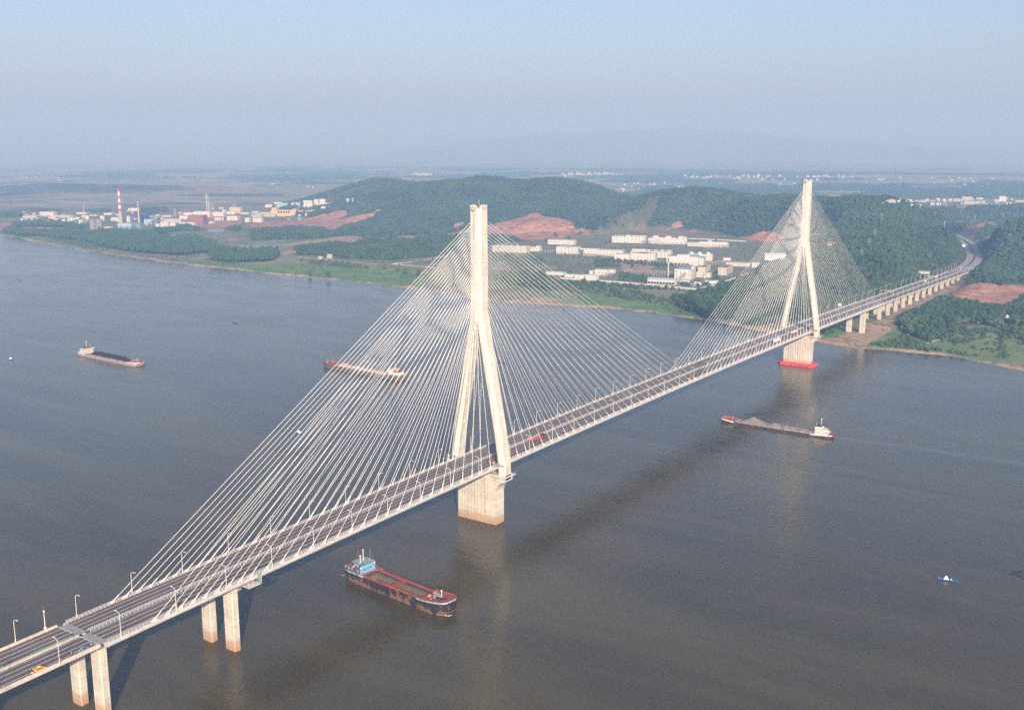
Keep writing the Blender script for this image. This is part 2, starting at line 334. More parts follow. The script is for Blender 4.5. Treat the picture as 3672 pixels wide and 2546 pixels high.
FOREST=[wpoly(p) for p in [
  zA([(20,772),(110,712),(250,706),(600,715),(760,745),(850,772),(1000,775),(1250,792),(1400,800),(1600,832),(1780,868),(1800,910),(1760,942),(1650,942),(1500,962),(1300,948),(1100,935),(900,902),(700,852),(500,822),(350,802),(150,797)]),
  zA([(1730,925),(1850,905),(2290,908),(2320,960),(2250,1005),(1900,1020),(1730,1002)]),
  zB([(0,787),(170,772),(480,752),(740,767),(860,812),(1070,715),(1300,640),(1500,700),(2260,700),(2260,780),(2000,845),(1700,845),(1480,868),(1250,872),(1080,850),(900,855),(700,878),(560,888),(0,898)]),
  zB([(450,955),(700,942),(900,917),(1080,922),(1180,892),(1450,902),(1700,880),(1900,872),(2150,842),(2260,850),(2260,1020),(1950,1058),(1700,1080),(1500,1100),(1300,1100),(1050,1090),(800,1060),(480,1050)]),
  zA([(1260,760),(1560,720),(1640,725),(1640,755),(1400,765),(1300,790)]), zA([(1850,740),(1900,705),(1960,700),(1990,740),(1950,760)]),
  zD([(1150,935),(1400,882),(1600,842),(1800,772),(1900,722),(2300,605),(2300,1150),(1560,1130),(1350,1052),(1250,1000)]),
  zC([(150,880),(600,850),(800,890),(860,905),(600,925),(150,950)]), zC([(430,1290),(900,1240),(1100,1310),(1250,1400),(1000,1420),(600,1330)]),
  zO([(2930,890),(3060,800),(3150,790),(3400,832),(3445,900),(3472,960),(3432,1002),(3300,1045),(3150,1080),(3000,1115),(2930,1135)]),
  zO([(2780,960),(2940,890),(2930,1135),(2840,1150),(2700,1170),(2590,1130),(2700,1020)]),
  zO([(3522,872),(3700,800),(3800,800),(3800,1022),(3672,1020),(3530,1012),(3482,988),(3532,930)]),
  zO([(3200,762),(3400,770),(3672,772),(3800,775),(3800,800),(3560,850),(3440,822),(3300,812)]),
  zA([(0,590),(190,575),(200,620),(170,640),(0,645)]), zA([(200,570),(260,560),(520,575),(520,600),(300,600)]), zA([(700,600),(900,585),(920,600),(740,605)]), zA([(1150,580),(1380,575),(1380,600),(1200,620)]),
  zE([(1400,222),(1520,170),(1630,142),(1720,150),(1900,192),(2200,195),(2302,112),(2420,112),(2420,335),(2050,332),(1850,322),(1780,382),(1640,452),(1480,392),(1385,312)]),
 ]]
BUSH=[wpoly(p) for p in [zD([(0,745),(350,755),(600,775),(900,805),(1100,815),(1250,835),(1100,840),(700,835),(350,870),(200,880),(0,850)]), zE([(1300,500),(1500,520),(1700,548),(1900,575),(2100,600),(2302,625),(2302,560),(2000,540),(1750,510),(1500,480)]), zE([(1640,400),(1850,345),(2100,360),(2060,430),(1800,470)]), zE([(2040,330),(2400,330),(2400,420),(2150,430)]), zA([(360,803),(600,832),(880,882),(880,905),(700,890),(500,852)]), zD([(350,870),(700,835),(1150,935),(1250,1000),(900,960),(640,930)]),zD([(380,530),(560,530),(1160,560),(1200,600),(950,600),(400,600)]),
  zD([(640,660),(920,700),(920,760),(640,740)]), zD([(1200,760),(1480,790),(1600,740),(1640,700),(1700,710),(1480,805),(1290,800)]), zC([(470,1060),(1000,1080),(1000,1180),(700,1160),(470,1120)]),zB([(480,1100),(1000,1130),(1300,1200),(1000,1190),(600,1140)]),
  zE([(2250,330),(2400,340),(2400,480),(2250,470)]), zE([(2100,485),(2190,480),(2190,560),(2110,555)]), zE([(1180,470),(1500,400),(1640,455),(1500,520),(1250,500)]), zO([(2950,1190),(3050,1170),(3060,1200),(2980,1220)])]]
SLOPE=[wpoly(p) for p in [zK([(1400,620),(1560,600),(1700,630),(2070,545),(2110,560),(1900,650),(1680,775),(1640,790),(1470,690)])]]
CLEARING=[wpoly(p) for p in [zJ([(1255,490),(1410,490),(1410,470),(1255,465)]), zE([(1940,310),(2010,310),(2010,295),(1940,295)]), zE([(2030,272),(2075,272),(2075,255),(2030,255)]), zE([(2150,290),(2215,290),(2215,265),(2150,265)])]]

# ---------------------------------------------------------------- ground sheet
def axis(parts):
    out=[]
    for a,b,s in parts: out+=list(np.arange(a,b,s))
    return np.array(out+[parts[-1][1]],float)
gx=axis([(-22000,-9000,900),(-9000,-4600,200),(-4600,-3400,50),(-3400,-2600,20),(-2600,900,11),(900,1500,40),(1500,14000,700)])
gy=axis([(300,700,50),(700,760,10),(760,960,7),(960,2600,11),(2600,4200,16),(4200,7000,70),(7000,10000,250),(10000,26000,1000)])
GX,GY=np.meshgrid(gx,gy); GZ=height(GX,GY)
fx=GX.ravel();fy=GY.ravel(); pond=inany(POND,fx,fy); fz=GZ.ravel(); fz=np.where(pond,fz-3.5,fz)
nx,ny=len(gx),len(gy)
vs=np.stack([fx,fy,fz],1); ii,jj=np.meshgrid(np.arange(nx-1),np.arange(ny-1)); a=(jj*nx+ii).ravel()
fc=np.stack([a,a+1,a+nx+1,a+nx],1)
me=bpy.data.meshes.new('ground'); me.vertices.add(len(vs)); me.vertices.foreach_set('co',vs.ravel()); me.loops.add(fc.size); me.loops.foreach_set('vertex_index',fc.ravel())
me.polygons.add(len(fc)); me.polygons.foreach_set('loop_start',np.arange(0,fc.size,4)); me.polygons.foreach_set('use_smooth',np.ones(len(fc),bool)); me.update(calc_edges=True)
def blur(m,k=1):
    m=m.reshape(ny,nx).astype(float)
    for _ in range(k):
        p=np.pad(m,1,mode='edge'); m=(p[1:-1,1:-1]*2+p[:-2,1:-1]+p[2:,1:-1]+p[1:-1,:-2]+p[1:-1,2:])/6
    return m.ravel()
shore_d=(fy-np.interp(fx,SHORE[:,0],SHORE[:,1]))*.95
patch=inany(PATCHY,fx,fy)&(fbm(fx/38,fy/38,33,3)>.44)
attrs=dict(soil=blur(inany(SOIL,fx,fy)|patch), tan=np.maximum(blur(inany(TAN,fx,fy)),(1-smooth(3,12,shore_d+(vnoise(fx/30,fy/30,9)-.5)*18))*.6),
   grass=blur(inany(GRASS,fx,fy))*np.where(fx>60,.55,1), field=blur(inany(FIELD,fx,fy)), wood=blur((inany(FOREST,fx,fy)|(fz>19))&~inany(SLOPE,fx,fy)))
for k,v in attrs.items():
    at=me.attributes.new(k,'FLOAT','POINT'); at.data.foreach_set('value',v.astype(np.float32))
def ground_material():
    m=bpy.data.materials.new('ground'); m.use_nodes=True; n=m.node_tree; p=n.nodes['Principled BSDF']
    p.inputs['Roughness'].default_value=.95; p.inputs['Specular IOR Level'].default_value=.05
    g=N(n,'ShaderNodeNewGeometry').outputs['Position']; A=lambda k:N(n,'ShaderNodeAttribute',attribute_name=k).outputs['Fac']
    n1=noise(n,g,.02,6,.6); n2=noise(n,g,.15,5,.65); n3=noise(n,g,.006,5)
    c=mixc(n,ramp(n,n1,.38,.62),(.150,.178,.092),(.235,.212,.145)); c=mixc(n,math_n(n,'MULTIPLY',ramp(n,n2,.52,.72),.6),c,(.050,.078,.034))
    # far plain: patchwork of pale fields and dark tree lines
    sp=N(n,'ShaderNodeSeparateXYZ'); n.links.new(g,sp.inputs[0])
    far=ramp(n,math_n(n,'SUBTRACT',sp.outputs[1],math_n(n,'MULTIPLY',sp.outputs[0],.62)),3900,4700)
    mp=N(n,'ShaderNodeMapping'); mp.inputs['Scale'].default_value=(.0016,.0034,1); mp.inputs['Rotation'].default_value=(0,0,.5); n.links.new(g,mp.inputs[0])
    vo=N(n,'ShaderNodeTexVoronoi'); vo.inputs['Scale'].default_value=2.0; n.links.new(mp.outputs[0],vo.inputs['Vector'])
    sc=N(n,'ShaderNodeSeparateColor'); n.links.new(vo.outputs['Color'],sc.inputs[0])
    fc_=mixc(n,ramp(n,sc.outputs[0],.2,.9),(.24,.225,.12),(.36,.30,.19)); fc_=mixc(n,ramp(n,noise(n,g,.0011,7,.7),.40,.50),(.05,.065,.035),fc_)
    fc_=mixc(n,math_n(n,'MULTIPLY',ramp(n,noise(n,g,.01,4),.52,.62),.5),fc_,(.06,.08,.045))
    c=mixc(n,far,c,fc_)
    gr=mixc(n,ramp(n,n1,.35,.65),(.10,.20,.055),(.17,.235,.085)); gr=mixc(n,math_n(n,'MULTIPLY',ramp(n,n2,.52,.7),.6),gr,(.055,.125,.040))
    c=mixc(n,A('grass'),c,gr); c=mixc(n,A('field'),c,(.24,.26,.10))
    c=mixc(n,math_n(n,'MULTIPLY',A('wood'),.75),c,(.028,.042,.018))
    edge=lambda k:ramp(n,math_n(n,'ADD',A(k),math_n(n,'MULTIPLY',math_n(n,'SUBTRACT',noise(n,g,.09,6,.7),.5),1.3)),.25,.42)
    ta=mixc(n,ramp(n,n2,.35,.65),(.34,.235,.15),(.46,.34,.235)); ta=mixc(n,math_n(n,'MULTIPLY',ramp(n,noise(n,g,.06,6,.65),.50,.60),.75),ta,(.085,.105,.045))
    c=mixc(n,edge('tan'),c,ta)
    mr=N(n,'ShaderNodeMapping'); mr.inputs['Scale'].default_value=(1,1,6); n.links.new(g,mr.inputs[0])
    so_=mixc(n,ramp(n,noise(n,mr.outputs[0],.022,6,.7),.36,.64),(.33,.145,.088),(.50,.285,.185)); so_=mixc(n,math_n(n,'MULTIPLY',ramp(n,n2,.52,.66),.35),so_,(.42,.25,.17))
    ter=math_n(n,'SINE',math_n(n,'ADD',math_n(n,'MULTIPLY',sp.outputs[2],.9),math_n(n,'MULTIPLY',noise(n,g,.02,4),14)))
    so_=mixc(n,math_n(n,'MULTIPLY',ramp(n,ter,.2,.9),.32),so_,(.20,.075,.045))
    so_=mixc(n,math_n(n,'MULTIPLY',ramp(n,noise(n,g,.05,5),.57,.66),.65),so_,(.10,.085,.045))
    c=mixc(n,edge('soil'),c,so_)
    n.links.new(c,p.inputs['Base Color'])
    bp=N(n,'ShaderNodeBump'); bp.inputs['Strength'].default_value=.6; bp.inputs['Distance'].default_value=1.5; n.links.new(n2,bp.inputs['Height']); n.links.new(bp.outputs[0],p.inputs['Normal'])
    return m
me.materials.append(ground_material()); ground=link(bpy.data.objects.new('ground',me)); tag(ground,kind='structure')

# ---------------------------------------------------------------- river
def water_material(name,col,patch=True):
    m=bpy.data.materials.new(name); m.use_nodes=True; n=m.node_tree; p=n.nodes['Principled BSDF']
    g=N(n,'ShaderNodeNewGeometry').outputs['Position']
    mb_=N(n,'ShaderNodeMapping'); mb_.inputs['Scale'].default_value=(.22,1,1); mb_.inputs['Rotation'].default_value=(0,0,.12); n.links.new(g,mb_.inputs[0]); big=noise(n,mb_.outputs[0],.010,6,.6,1.2); mp=N(n,'ShaderNodeMapping'); mp.inputs['Scale'].default_value=(.35,1,1); mp.inputs['Rotation'].default_value=(0,0,.15); n.links.new(g,mp.inputs[0])
    mid=noise(n,mp.outputs[0],.018,4,.55,.8)
    c=mixc(n,ramp(n,big,.35,.65),tuple(x*.78 for x in col),tuple(x*1.22 for x in col)); n.links.new(c,p.inputs['Base Color'])
    p.inputs['IOR'].default_value=1.333; p.inputs['Specular IOR Level'].default_value=.44
    n.links.new(math_n(n,'ADD',.11,math_n(n,'MULTIPLY',ramp(n,mid,.4,.65),.05)),p.inputs['Roughness'])
    w1=noise(n,mp.outputs[0],.55,3,.55,.3); w2=noise(n,g,.16,3,.5,.4); w3=noise(n,g,1.7,2)
    calm=math_n(n,'ADD',.55,math_n(n,'MULTIPLY',ramp(n,mid,.36,.64),.45))
    hgt=math_n(n,'ADD',math_n(n,'MULTIPLY',w1,.5),math_n(n,'ADD',math_n(n,'MULTIPLY',w2,.9),math_n(n,'MULTIPLY',w3,.12)))
    bp=N(n,'ShaderNodeBump'); bp.inputs['Distance'].default_value=.8; n.links.new(math_n(n,'MULTIPLY',calm,.38),bp.inputs['Strength'])
    n.links.new(hgt,bp.inputs['Height']); n.links.new(bp.outputs[0],p.inputs['Normal']); return m
WATER=water_material('river_water',(.076,.060,.024))
MB().add([(-23000,-4000,0),(15000,-4000,0),(15000,5600,0),(-23000,5600,0)],[(0,1,2,3)]).build('river',WATER)['kind']='structure'
for pl in POND:
    z=float(np.median(height(pl[:,0],pl[:,1])))-.9
    MB().add([(x,y,z) for x,y in pl],[tuple(range(len(pl)))]).build('pond',WATER)['kind']='structure'
# distant range, half lost in the haze
def range_mesh(pts,depth,seed):
    mb=MB(); xs=np.linspace(0,len(pts)-1,140); rows=[]
    px=np.interp(xs,range(len(pts)),[p[0] for p in pts]); py=np.interp(xs,range(len(pts)),[p[1] for p in pts]); D=np.interp(xs,range(len(pts)),[p[2] for p in pts])
    for k in range(11):
        f=k/10; ring=[]
        for a,b,d in zip(px,py,D):
            P=polar(a,b,d); dh=(P[:2]-CAM[:2])/d; q=np.array(P[:2])+dh*(f-.5)*depth
            e=max(0,1-abs(f-.5)*2); zz=10+(P[2]-10)*e**.8*(1+.16*(fbm(q[0:1]/900,q[1:2]/900,seed)[0]-.5)*(2 if e<1 else 1.2))
            ring.append((q[0],q[1],zz))
        rows.append(ring)
    n=len(px); vs=[p for r in rows for p in r]; fs=[(k*n+i,k*n+i+1,(k+1)*n+i+1,(k+1)*n+i) for k in range(10) for i in range(n-1)]
    return mb.add(vs,fs)
farwood=mat('far_wood',(.075,.09,.065),.95,.25,.004,coord='Object')
range_mesh([(1200,640,22000),(1400,545,22000),(1600,515,22000),(1800,497,22000),(1950,482,22000),(2100,473,22000),(2300,463,22000),(2430,458,22000),(2600,470,22000),(2750,486,22000),(2900,500,22000),(3050,512,22000),(3250,520,22000),(3500,530,22000),(3800,560,22000),(4000,640,22000)],3600,4).build('mountain_range',farwood,smooth=True)['kind']='structure'

# ---------------------------------------------------------------- trees
def leaf_material(name,a,b):
    m=bpy.data.materials.new(name); m.use_nodes=True; n=m.node_tree; p=n.nodes['Principled BSDF']
    p.inputs['Roughness'].default_value=.75; p.inputs['Specular IOR Level'].default_value=.15
    oi=N(n,'ShaderNodeObjectInfo'); g=N(n,'ShaderNodeNewGeometry').outputs['Position']
    f=math_n(n,'ADD',math_n(n,'MULTIPLY',oi.outputs['Random'],.5),math_n(n,'MULTIPLY',ramp(n,noise(n,g,.009,5,.65),.38,.62),.5))
    c=mixc(n,f,a,b); c=mixc(n,math_n(n,'MULTIPLY',ramp(n,noise(n,g,.9,3),.45,.7),.35),c,tuple(min(1,x*1.7) for x in b))
    n.links.new(c,p.inputs['Base Color']); return m
LEAF=leaf_material('foliage',(.010,.033,.016),(.052,.098,.030)); LEAFP=leaf_material('poplar_foliage',(.024,.060,.026),(.040,.082,.032)); LEAFB=leaf_material('bush_foliage',(.028,.064,.024),(.060,.105,.034))
BARK=mat('bark',(.12,.09,.065),.9,.2,2.0)
def crown(seed,lobes,leafs,r=.5,tall=1.0):
    """crown about one unit across: overlapping ragged clumps with loose leaf faces round them"""
    rg=np.random.default_rng(seed); bm=bmesh.new()
    cs=[]
    for k in range(lobes):
        a=rg.uniform(0,2*math.pi); q=rg.uniform(.05,.30)*(0 if k==0 else 1); c=np.array([math.cos(a)*q,math.sin(a)*q,(.35+rg.uniform(-.17,.35))*tall]); rr=rg.uniform(.17,.28) if k else .30
        cs.append((c,rr)); mt=Matrix.Translation(Vector(c))@Matrix.Rotation(rg.uniform(0,6),4,'Z')
        r_=bmesh.ops.create_icosphere(bm,subdivisions=2 if k<3 else 1,radius=rr,matrix=mt)
        for v in r_['verts']:
            d=(v.co-Vector(c)); v.co=Vector(c)+d*float(rg.uniform(.68,1.22))
            v.co.z=c[2]+(v.co.z-c[2])*(1.0 if tall==1 else 1.5)
    me=bpy.data.meshes.new('crown'); bm.to_mesh(me); bm.free()
    v=[tuple(p.co) for p in me.vertices]; f=[tuple(p.vertices) for p in me.polygons]
    for k in range(leafs):
        c,rr=cs[rg.integers(len(cs))]; d=rg.normal(size=3); d/=np.linalg.norm(d)
        if d[2]<-.4: d[2]*=-1
        p=c+d*rr*rg.uniform(.95,1.28); u=rg.normal(size=3); u/=np.linalg.norm(u); w=np.cross(u,d); s=rg.uniform(.03,.07)
        i=len(v); v+= [tuple(p+u*s),tuple(p+w*s),tuple(p-u*s),tuple(p-w*s)]; f.append((i,i+1,i+2,i+3))
    me2=bpy.data.meshes.new('crown'); me2.from_pydata(v,[],f); me2.update(); bpy.data.meshes.remove(me); return me2
def trunk_mesh():
    mb=MB(); mb.loft([[(r*math.cos(a*math.pi/3)+ox,r*math.sin(a*math.pi/3),z) for a in range(6)] for r,z,ox in ((.045,-.08,0),(.032,.1,0),(.026,.25,.01),(.016,.5,.0))])
    for a in (0.4,2.4,4.4): mb.tube((0,0,.2),(.2*math.cos(a),.2*math.sin(a),.42),.014,4,0,.006)
    return mb.mesh('trunk',BARK)
CROWNS=[crown(11,7,120),crown(12,6,110),crown(13,8,120)]; CROWNP=[crown(21,5,60,tall=1.35)]; CROWNB=[crown(31,5,60)]
LEAF2=leaf_material('pale_foliage',(.040,.075,.026),(.085,.125,.042))
for c,l in zip(CROWNS,(LEAF,LEAF2,LEAF)): c.materials.append(l)
for c in CROWNP: c.materials.append(LEAFP)
for c in CROWNB: c.materials.append(LEAFB)
TRUNK=trunk_mesh()

cells=lambda x0,x1,y0,y1,s:[q.ravel() for q in np.meshgrid(np.arange(x0,x1,s),np.arange(y0,y1,s))]
def jitter(x,y,s): return x+RNG.uniform(-.5,.5,x.shape)*s*.95, y+RNG.uniform(-.5,.5,y.shape)*s*.95
def in_frame(x,y,z,mx=420,my=120):
    u,v=to_px(x,y,z); return (u>-mx)&(u<3672+mx)&(v>-my)&(v<2546+my)
def seen(x,y,z,margin=16.):
    ok=np.ones(x.shape,bool)
    for t in np.linspace(.35,.985,46):
        px=CAM[0]+(x-CAM[0])*t; py=CAM[1]+(y-CAM[1])*t; pz=CAM[2]+(z-CAM[2])*t
        k=ok.copy(); h=height(px[k],py[k]); ok[k]=h<pz[k]+margin
    return ok
def free(x,y):
    rd=np.full(x.shape,1e9)
    for a,b in zip(ROAD[:-1],ROAD[1:]):
        ab=b-a;t=np.clip(((x-a[0])*ab[0]+(y-a[1])*ab[1])/(ab@ab),0,1); rd=np.minimum(rd,np.hypot(x-a[0]-t*ab[0],y-a[1]-t*ab[1]))
    ok=(rd>27)&~((np.abs(x)<27)&(y<1600))
    return ok&~inany(POND+CLEARING+SLOPE,x,y)
def behind(x,y,h):
    """ground that a crown h high hides from the river side"""
    d=np.hypot(x-CAM[0],y-CAM[1]); ux=(x-CAM[0])/d; uy=(y-CAM[1])/d; z=height(x,y); sl=(height(x+ux*25,y+uy*25)-z)/25
    k=h/np.maximum(.05,(CAM[2]-z-h)/d+sl); k=np.minimum(k,160); return x+ux*k,y+uy*k
ROADPOLY=np.array([(x-15.5,y) for x,y in ROAD]+[(x+15.5,y) for x,y in ROAD[::-1]])
PLOT=[wpoly(zH([(60,120),(640,110),(1270,140),(1930,220),(1960,320),(1800,360),(2300,500),(2250,620),(2060,720),(1450,960),(640,900),(0,830),(0,700),(600,700),(100,480),(60,400),(0,330)]))]
def clear_view(x,y,h):
    a,b=behind(x,y,h*.75); c,e=behind(x,y,h*.4)
    f=lambda p,q: bare(p,q)|inany(POND+FIELD+CLEARING+SLOPE+[ROADPOLY],p,q)
    return ~(f(a,b)|f(c,e))
bare=lambda x,y: inany(SOIL+TAN,x,y)|(inany(PATCHY,x,y)&(fbm(x/38,y/38,33,3)>.42))
pts=[]
def plant(x,y,kind,s0,s1,tall=1.0):
    z=height(x,y); k=z>.8; x,y,z=x[k],y[k],z[k]; k=in_frame(x,y,z); x,y,z=x[k],y[k],z[k]; k=seen(x,y,z+6); x,y,z=x[k],y[k],z[k]
    s=RNG.uniform(s0,s1,x.shape); pts.append((x,y,z,s,s*RNG.uniform(.85,1.2,x.shape)*tall,np.full(x.shape,kind)))
# woods on the hills and along the banks
x,y=jitter(*cells(-3300,900,760,3900,7.6),7.6); z=height(x,y)
w=(inany(FOREST,x,y)|((z>17+6*vnoise(x/60,y/60,8))&(y>1150)))&~bare(x,y)&free(x,y)&(RNG.random(x.shape)>.07)&(fbm(x/75,y/75,71,3)<.70)
NEAR=(x>-40)&(y<1420)&inany(FOREST,x,y)&(x>45)
pop=inside(FOREST[0],x,y)|inside(FOREST[1],x,y)
near_tree=w&(x>40)&(y<1260)
w&=clear_view(x,y,11.0); near_tree&=w; plant(x[w&~pop&~near_tree],y[w&~pop&~near_tree],0,6.5,13.5); plant(x[w&pop],y[w&pop],1,8.5,11.5,1.15)
NT=np.stack([x[near_tree],y[near_tree]],1)
x,y=jitter(*cells(-5200,1200,3900,6200,16.0),16.0); z=height(x,y); w=((z>16)|(inany(FOREST,x,y))|((fbm(x/420,y/420,51,4)>.53)&(x>-2500)))&~bare(x,y)
plant(x[w],y[w],0,17,24,.8)
x,y=jitter(*cells(-9500,600,4600,9500,42.0),42.0); w=(fbm(x/700,y/700,52,5)>.53)&(y-.62*x>4700); plant(x[w],y[w],0,28,48,.45)
# bushes
x,y=jitter(*cells(-3300,500,800,1900,6.5),6.5); w=inany(BUSH,x,y)&free(x,y)&(RNG.random(x.shape)>.35)&clear_view(x,y,4.0); plant(x[w],y[w],2,3.5,8)
sd=y-np.interp(x,SHORE[:,0],SHORE[:,1]); w=(RNG.random(x.shape)<np.where(fbm(x/70,y/70,61,4)>.5,.13,.012)+.25*((sd>14)&(sd<26)&(fbm(x/50,y/50,62,3)>.47)))&~bare(x,y)&free(x,y)&(sd>14)&clear_view(x,y,2.5)&~inany(PLOT,x,y); plant(x[w],y[w],2,1.8,4.6)
w=(RNG.random(x.shape)>.975)&inany(PLOT,x,y)&free(x,y)&~bare(x,y); plant(x[w],y[w],2,1.5,4)
PT=[np.concatenate([p[i] for p in pts]) for i in range(6)]
print('forest trees',len(PT[0]),'near',len(NT))
def scatter(name,sel,meshes,kind='stuff'):
    me=bpy.data.meshes.new(name); k=np.where(sel)[0]; me.vertices.add(len(k)); me.vertices.foreach_set('co',np.stack([PT[0][k],PT[1][k],PT[2][k]-.4],1).ravel())
    a=me.attributes.new('size','FLOAT_VECTOR','POINT'); a.data.foreach_set('vector',np.stack([PT[3][k],PT[3][k],PT[4][k]],1).ravel().astype(np.float32))
    a=me.attributes.new('turn','FLOAT','POINT'); a.data.foreach_set('value',RNG.uniform(0,6.28,len(k)).astype(np.float32))
    a=me.attributes.new('pick','INT','POINT'); a.data.foreach_set('value',np.where(RNG.random(len(k))<.13,1,RNG.integers(0,2,len(k))*2)[:].astype(np.int32) if len(meshes)>1 else np.zeros(len(k),np.int32))
    o=link(bpy.data.objects.new(name,me)); tag(o,kind=kind)
    ng=bpy.data.node_groups.new(name,'GeometryNodeTree'); ng.interface.new_socket('Geometry',in_out='INPUT',socket_type='NodeSocketGeometry'); ng.interface.new_socket('Geometry',in_out='OUTPUT',socket_type='NodeSocketGeometry')
    gi=ng.nodes.new('NodeGroupInput'); go=ng.nodes.new('NodeGroupOutput'); ip=ng.nodes.new('GeometryNodeInstanceOnPoints'); jn=ng.nodes.new('GeometryNodeGeometryToInstance')
    ng.links.new(gi.outputs[0],ip.inputs['Points'])
    for src in meshes[::-1]:
        ob=ng.nodes.new('GeometryNodeObjectInfo'); ob.inputs['Object'].default_value=src; ob.transform_space='ORIGINAL'; ng.links.new(ob.outputs['Geometry'],jn.inputs[0])
    ng.links.new(jn.outputs[0],ip.inputs['Instance']); ip.inputs['Pick Instance'].default_value=True
    def na(t,nm,sock):
        x=ng.nodes.new('GeometryNodeInputNamedAttribute'); x.data_type=t; x.inputs[0].default_value=nm; return x.outputs[0]
    ng.links.new(na('FLOAT_VECTOR','size',0),ip.inputs['Scale']); ng.links.new(na('INT','pick',0),ip.inputs['Instance Index'])
    cx=ng.nodes.new('ShaderNodeCombineXYZ'); ng.links.new(na('FLOAT','turn',0),cx.inputs[2]); e2r=ng.nodes.new('FunctionNodeEulerToRotation'); ng.links.new(cx.outputs[0],e2r.inputs[0]); ng.links.new(e2r.outputs[0],ip.inputs['Rotation'])
    ng.links.new(ip.outputs[0],go.inputs[0]); md=o.modifiers.new('scatter','NODES'); md.node_group=ng; return o
# single trees: the wood on the near right bank
order=np.argsort(NT[:,1]*1.0+NT[:,0]*.2); NT=NT[order]
hz=height(NT[:,0],NT[:,1]); vis=in_frame(NT[:,0],NT[:,1],hz,20,20); NT=NT[vis]
def tree(name,x,y,s,k,label,group,tall=1.0):
    z=float(height(np.array([x]),np.array([y]))[0]); t=thing(name,label,'tree',(x,y,z),RNG.uniform(0,6.28),group)
    inst('trunk',TRUNK,t,(0,0,0),0,(s,s,s*tall)); return inst('crown',k,t,(0,0,.12*s),0,(s,s,s*tall))
protos=[]
for i,(x,y) in enumerate(NT[:240]):
    c=tree('broadleaf_tree',x,y,RNG.uniform(9.5,14.5),CROWNS[i%3],'dark green broadleaf tree in the wood on the right bank beside the bridge piers','trees of the wood on the right bank')
rest=NT[240:]
if len(rest):
    s=RNG.uniform(10,15,len(rest)); zz=height(rest[:,0],rest[:,1])
    for i,v in enumerate((rest[:,0],rest[:,1],zz,s,s*RNG.uniform(.85,1.15,len(rest)),np.zeros(len(rest)))): PT[i]=np.concatenate([PT[i],v])
# lone trees on the flats, one of each shape is the model for the scattered woods
singles=[(2040,862,11,0),(1958,868,12,1),(1990,845,9,2),(1995,855,9,0),(1380,967,15,1),(1452,985,13,2),(1500,990,12,0),(1425,975,12,1),(2200,1050,11,2),(2268,960,8,0),(2310,952,7,1),(1110,990,10,2),(3620,1210,12,0),(3590,1235,10,1)]
lab=['tall tree at the foot of the bare red hill','small tree standing out against the lower slope of the bare red hill','slim tree on the red hill slope above the white factory','second slim tree on the red hill slope above the white factory','round dark tree on the grassy bank left of the front tower','wide tree right behind the front fan of cables on the grassy bank','bushy tree on the bank beside the dirt road, seen through the cables','low tree by the dirt road on the left bank','round tree by the water at the sandy spit','shrubby tree on the lawn in front of the white factory','small tree on the factory lawn beside the brick chimney','tree beside the small brick hut on the left bank','bushy tree at the right end of the meadow','low tree on the meadow near the right end of the shore']
src=[]
for (px,py,s,k),l in zip(singles,lab):
    P=wp(px,py); o=tree('lone_tree',P[0],P[1],s,CROWNS[k],l,'lone trees on the flats'); src.append((k,o))
byk={k:o for k,o in src}
P=wp(1180,1000); pp=tree('poplar_tree',P[0],P[1],10,CROWNP[0],'narrow upright tree on the green bank near the dirt road','lone trees on the flats',1.15)
P=wp(1060,985); bb=tree('round_bush',P[0],P[1],5,CROWNB[0],'small round bush on the green river bank','lone trees on the flats')
ID=np.arange(len(PT[0]))
scatter('hill_forest',PT[5]==0,[byk[0],byk[1],byk[2]]); scatter('poplar_forest',PT[5]==1,[pp]); scatter('bushes_ground_cover',PT[5]==2,[bb])
# ================================================================ bridge
CONC=concrete('tower_concrete',(.60,.565,.485)); CONCP=concrete('pier_concrete',(.58,.545,.47),True); STAINC=concrete('stained_concrete',(.54,.43,.28),False,4.5,.3); CONCV=concrete('viaduct_concrete',(.54,.50,.425),False,3.0)
WHITE=mat('white_paint',(.68,.66,.61),.45,.05,.8); CABLE=mat('cable_sheath',(.74,.715,.665),.4,.03,.3); STEEL=mat('deck_paint',(.50,.50,.485),.5,.10,.25); RAIL=mat('rail_paint',(.60,.61,.59),.5,.08,1.0)
ASPH=mat('asphalt',(.125,.100,.096),.9,.10,.05,col2=(.142,.116,.110)); LINE=mat('lane_paint',(.70,.67,.61),.7,.12,.5); JOINT=mat('joint_plate',(.30,.30,.30),.7,.12,.6); DARK=mat('dark_steel',(.035,.035,.04),.6,.2,1.0)
GREY=mat('grey_steel',(.34,.35,.36),.55,.12,1.0); GREEN=mat('green_screen',(.09,.20,.12),.7,.2,.6); ORANGE=mat('orange_paint',(.80,.36,.03),.5,.06,1.0); RED=mat('red_paint',(.62,.045,.035),.5,.1,1.0)
REDRUB=mat('red_fender_paint',(.48,.03,.035),.6,.35,.35,col2=(.70,.07,.07)); NET=mat('safety_net',(.22,.36,.28),.8,.3,2.0); RUST=mat('rust',(.30,.14,.07),.85,.3,.8)
def zr(y):
    y=np.asarray(y,float); a=44.2-1.66e-5*(y-319)**2
    lo=38.04+.0204*(y+290); hi=37.8-.0204*(y-938)
    return np.where(y<-290,lo,np.where(y>938,np.maximum(hi,26.3),a))
Y0,Y1,L=-304.5,942.5,638.0
def road_center(y):
    return np.interp(y,ROAD[:,1],ROAD[:,0])
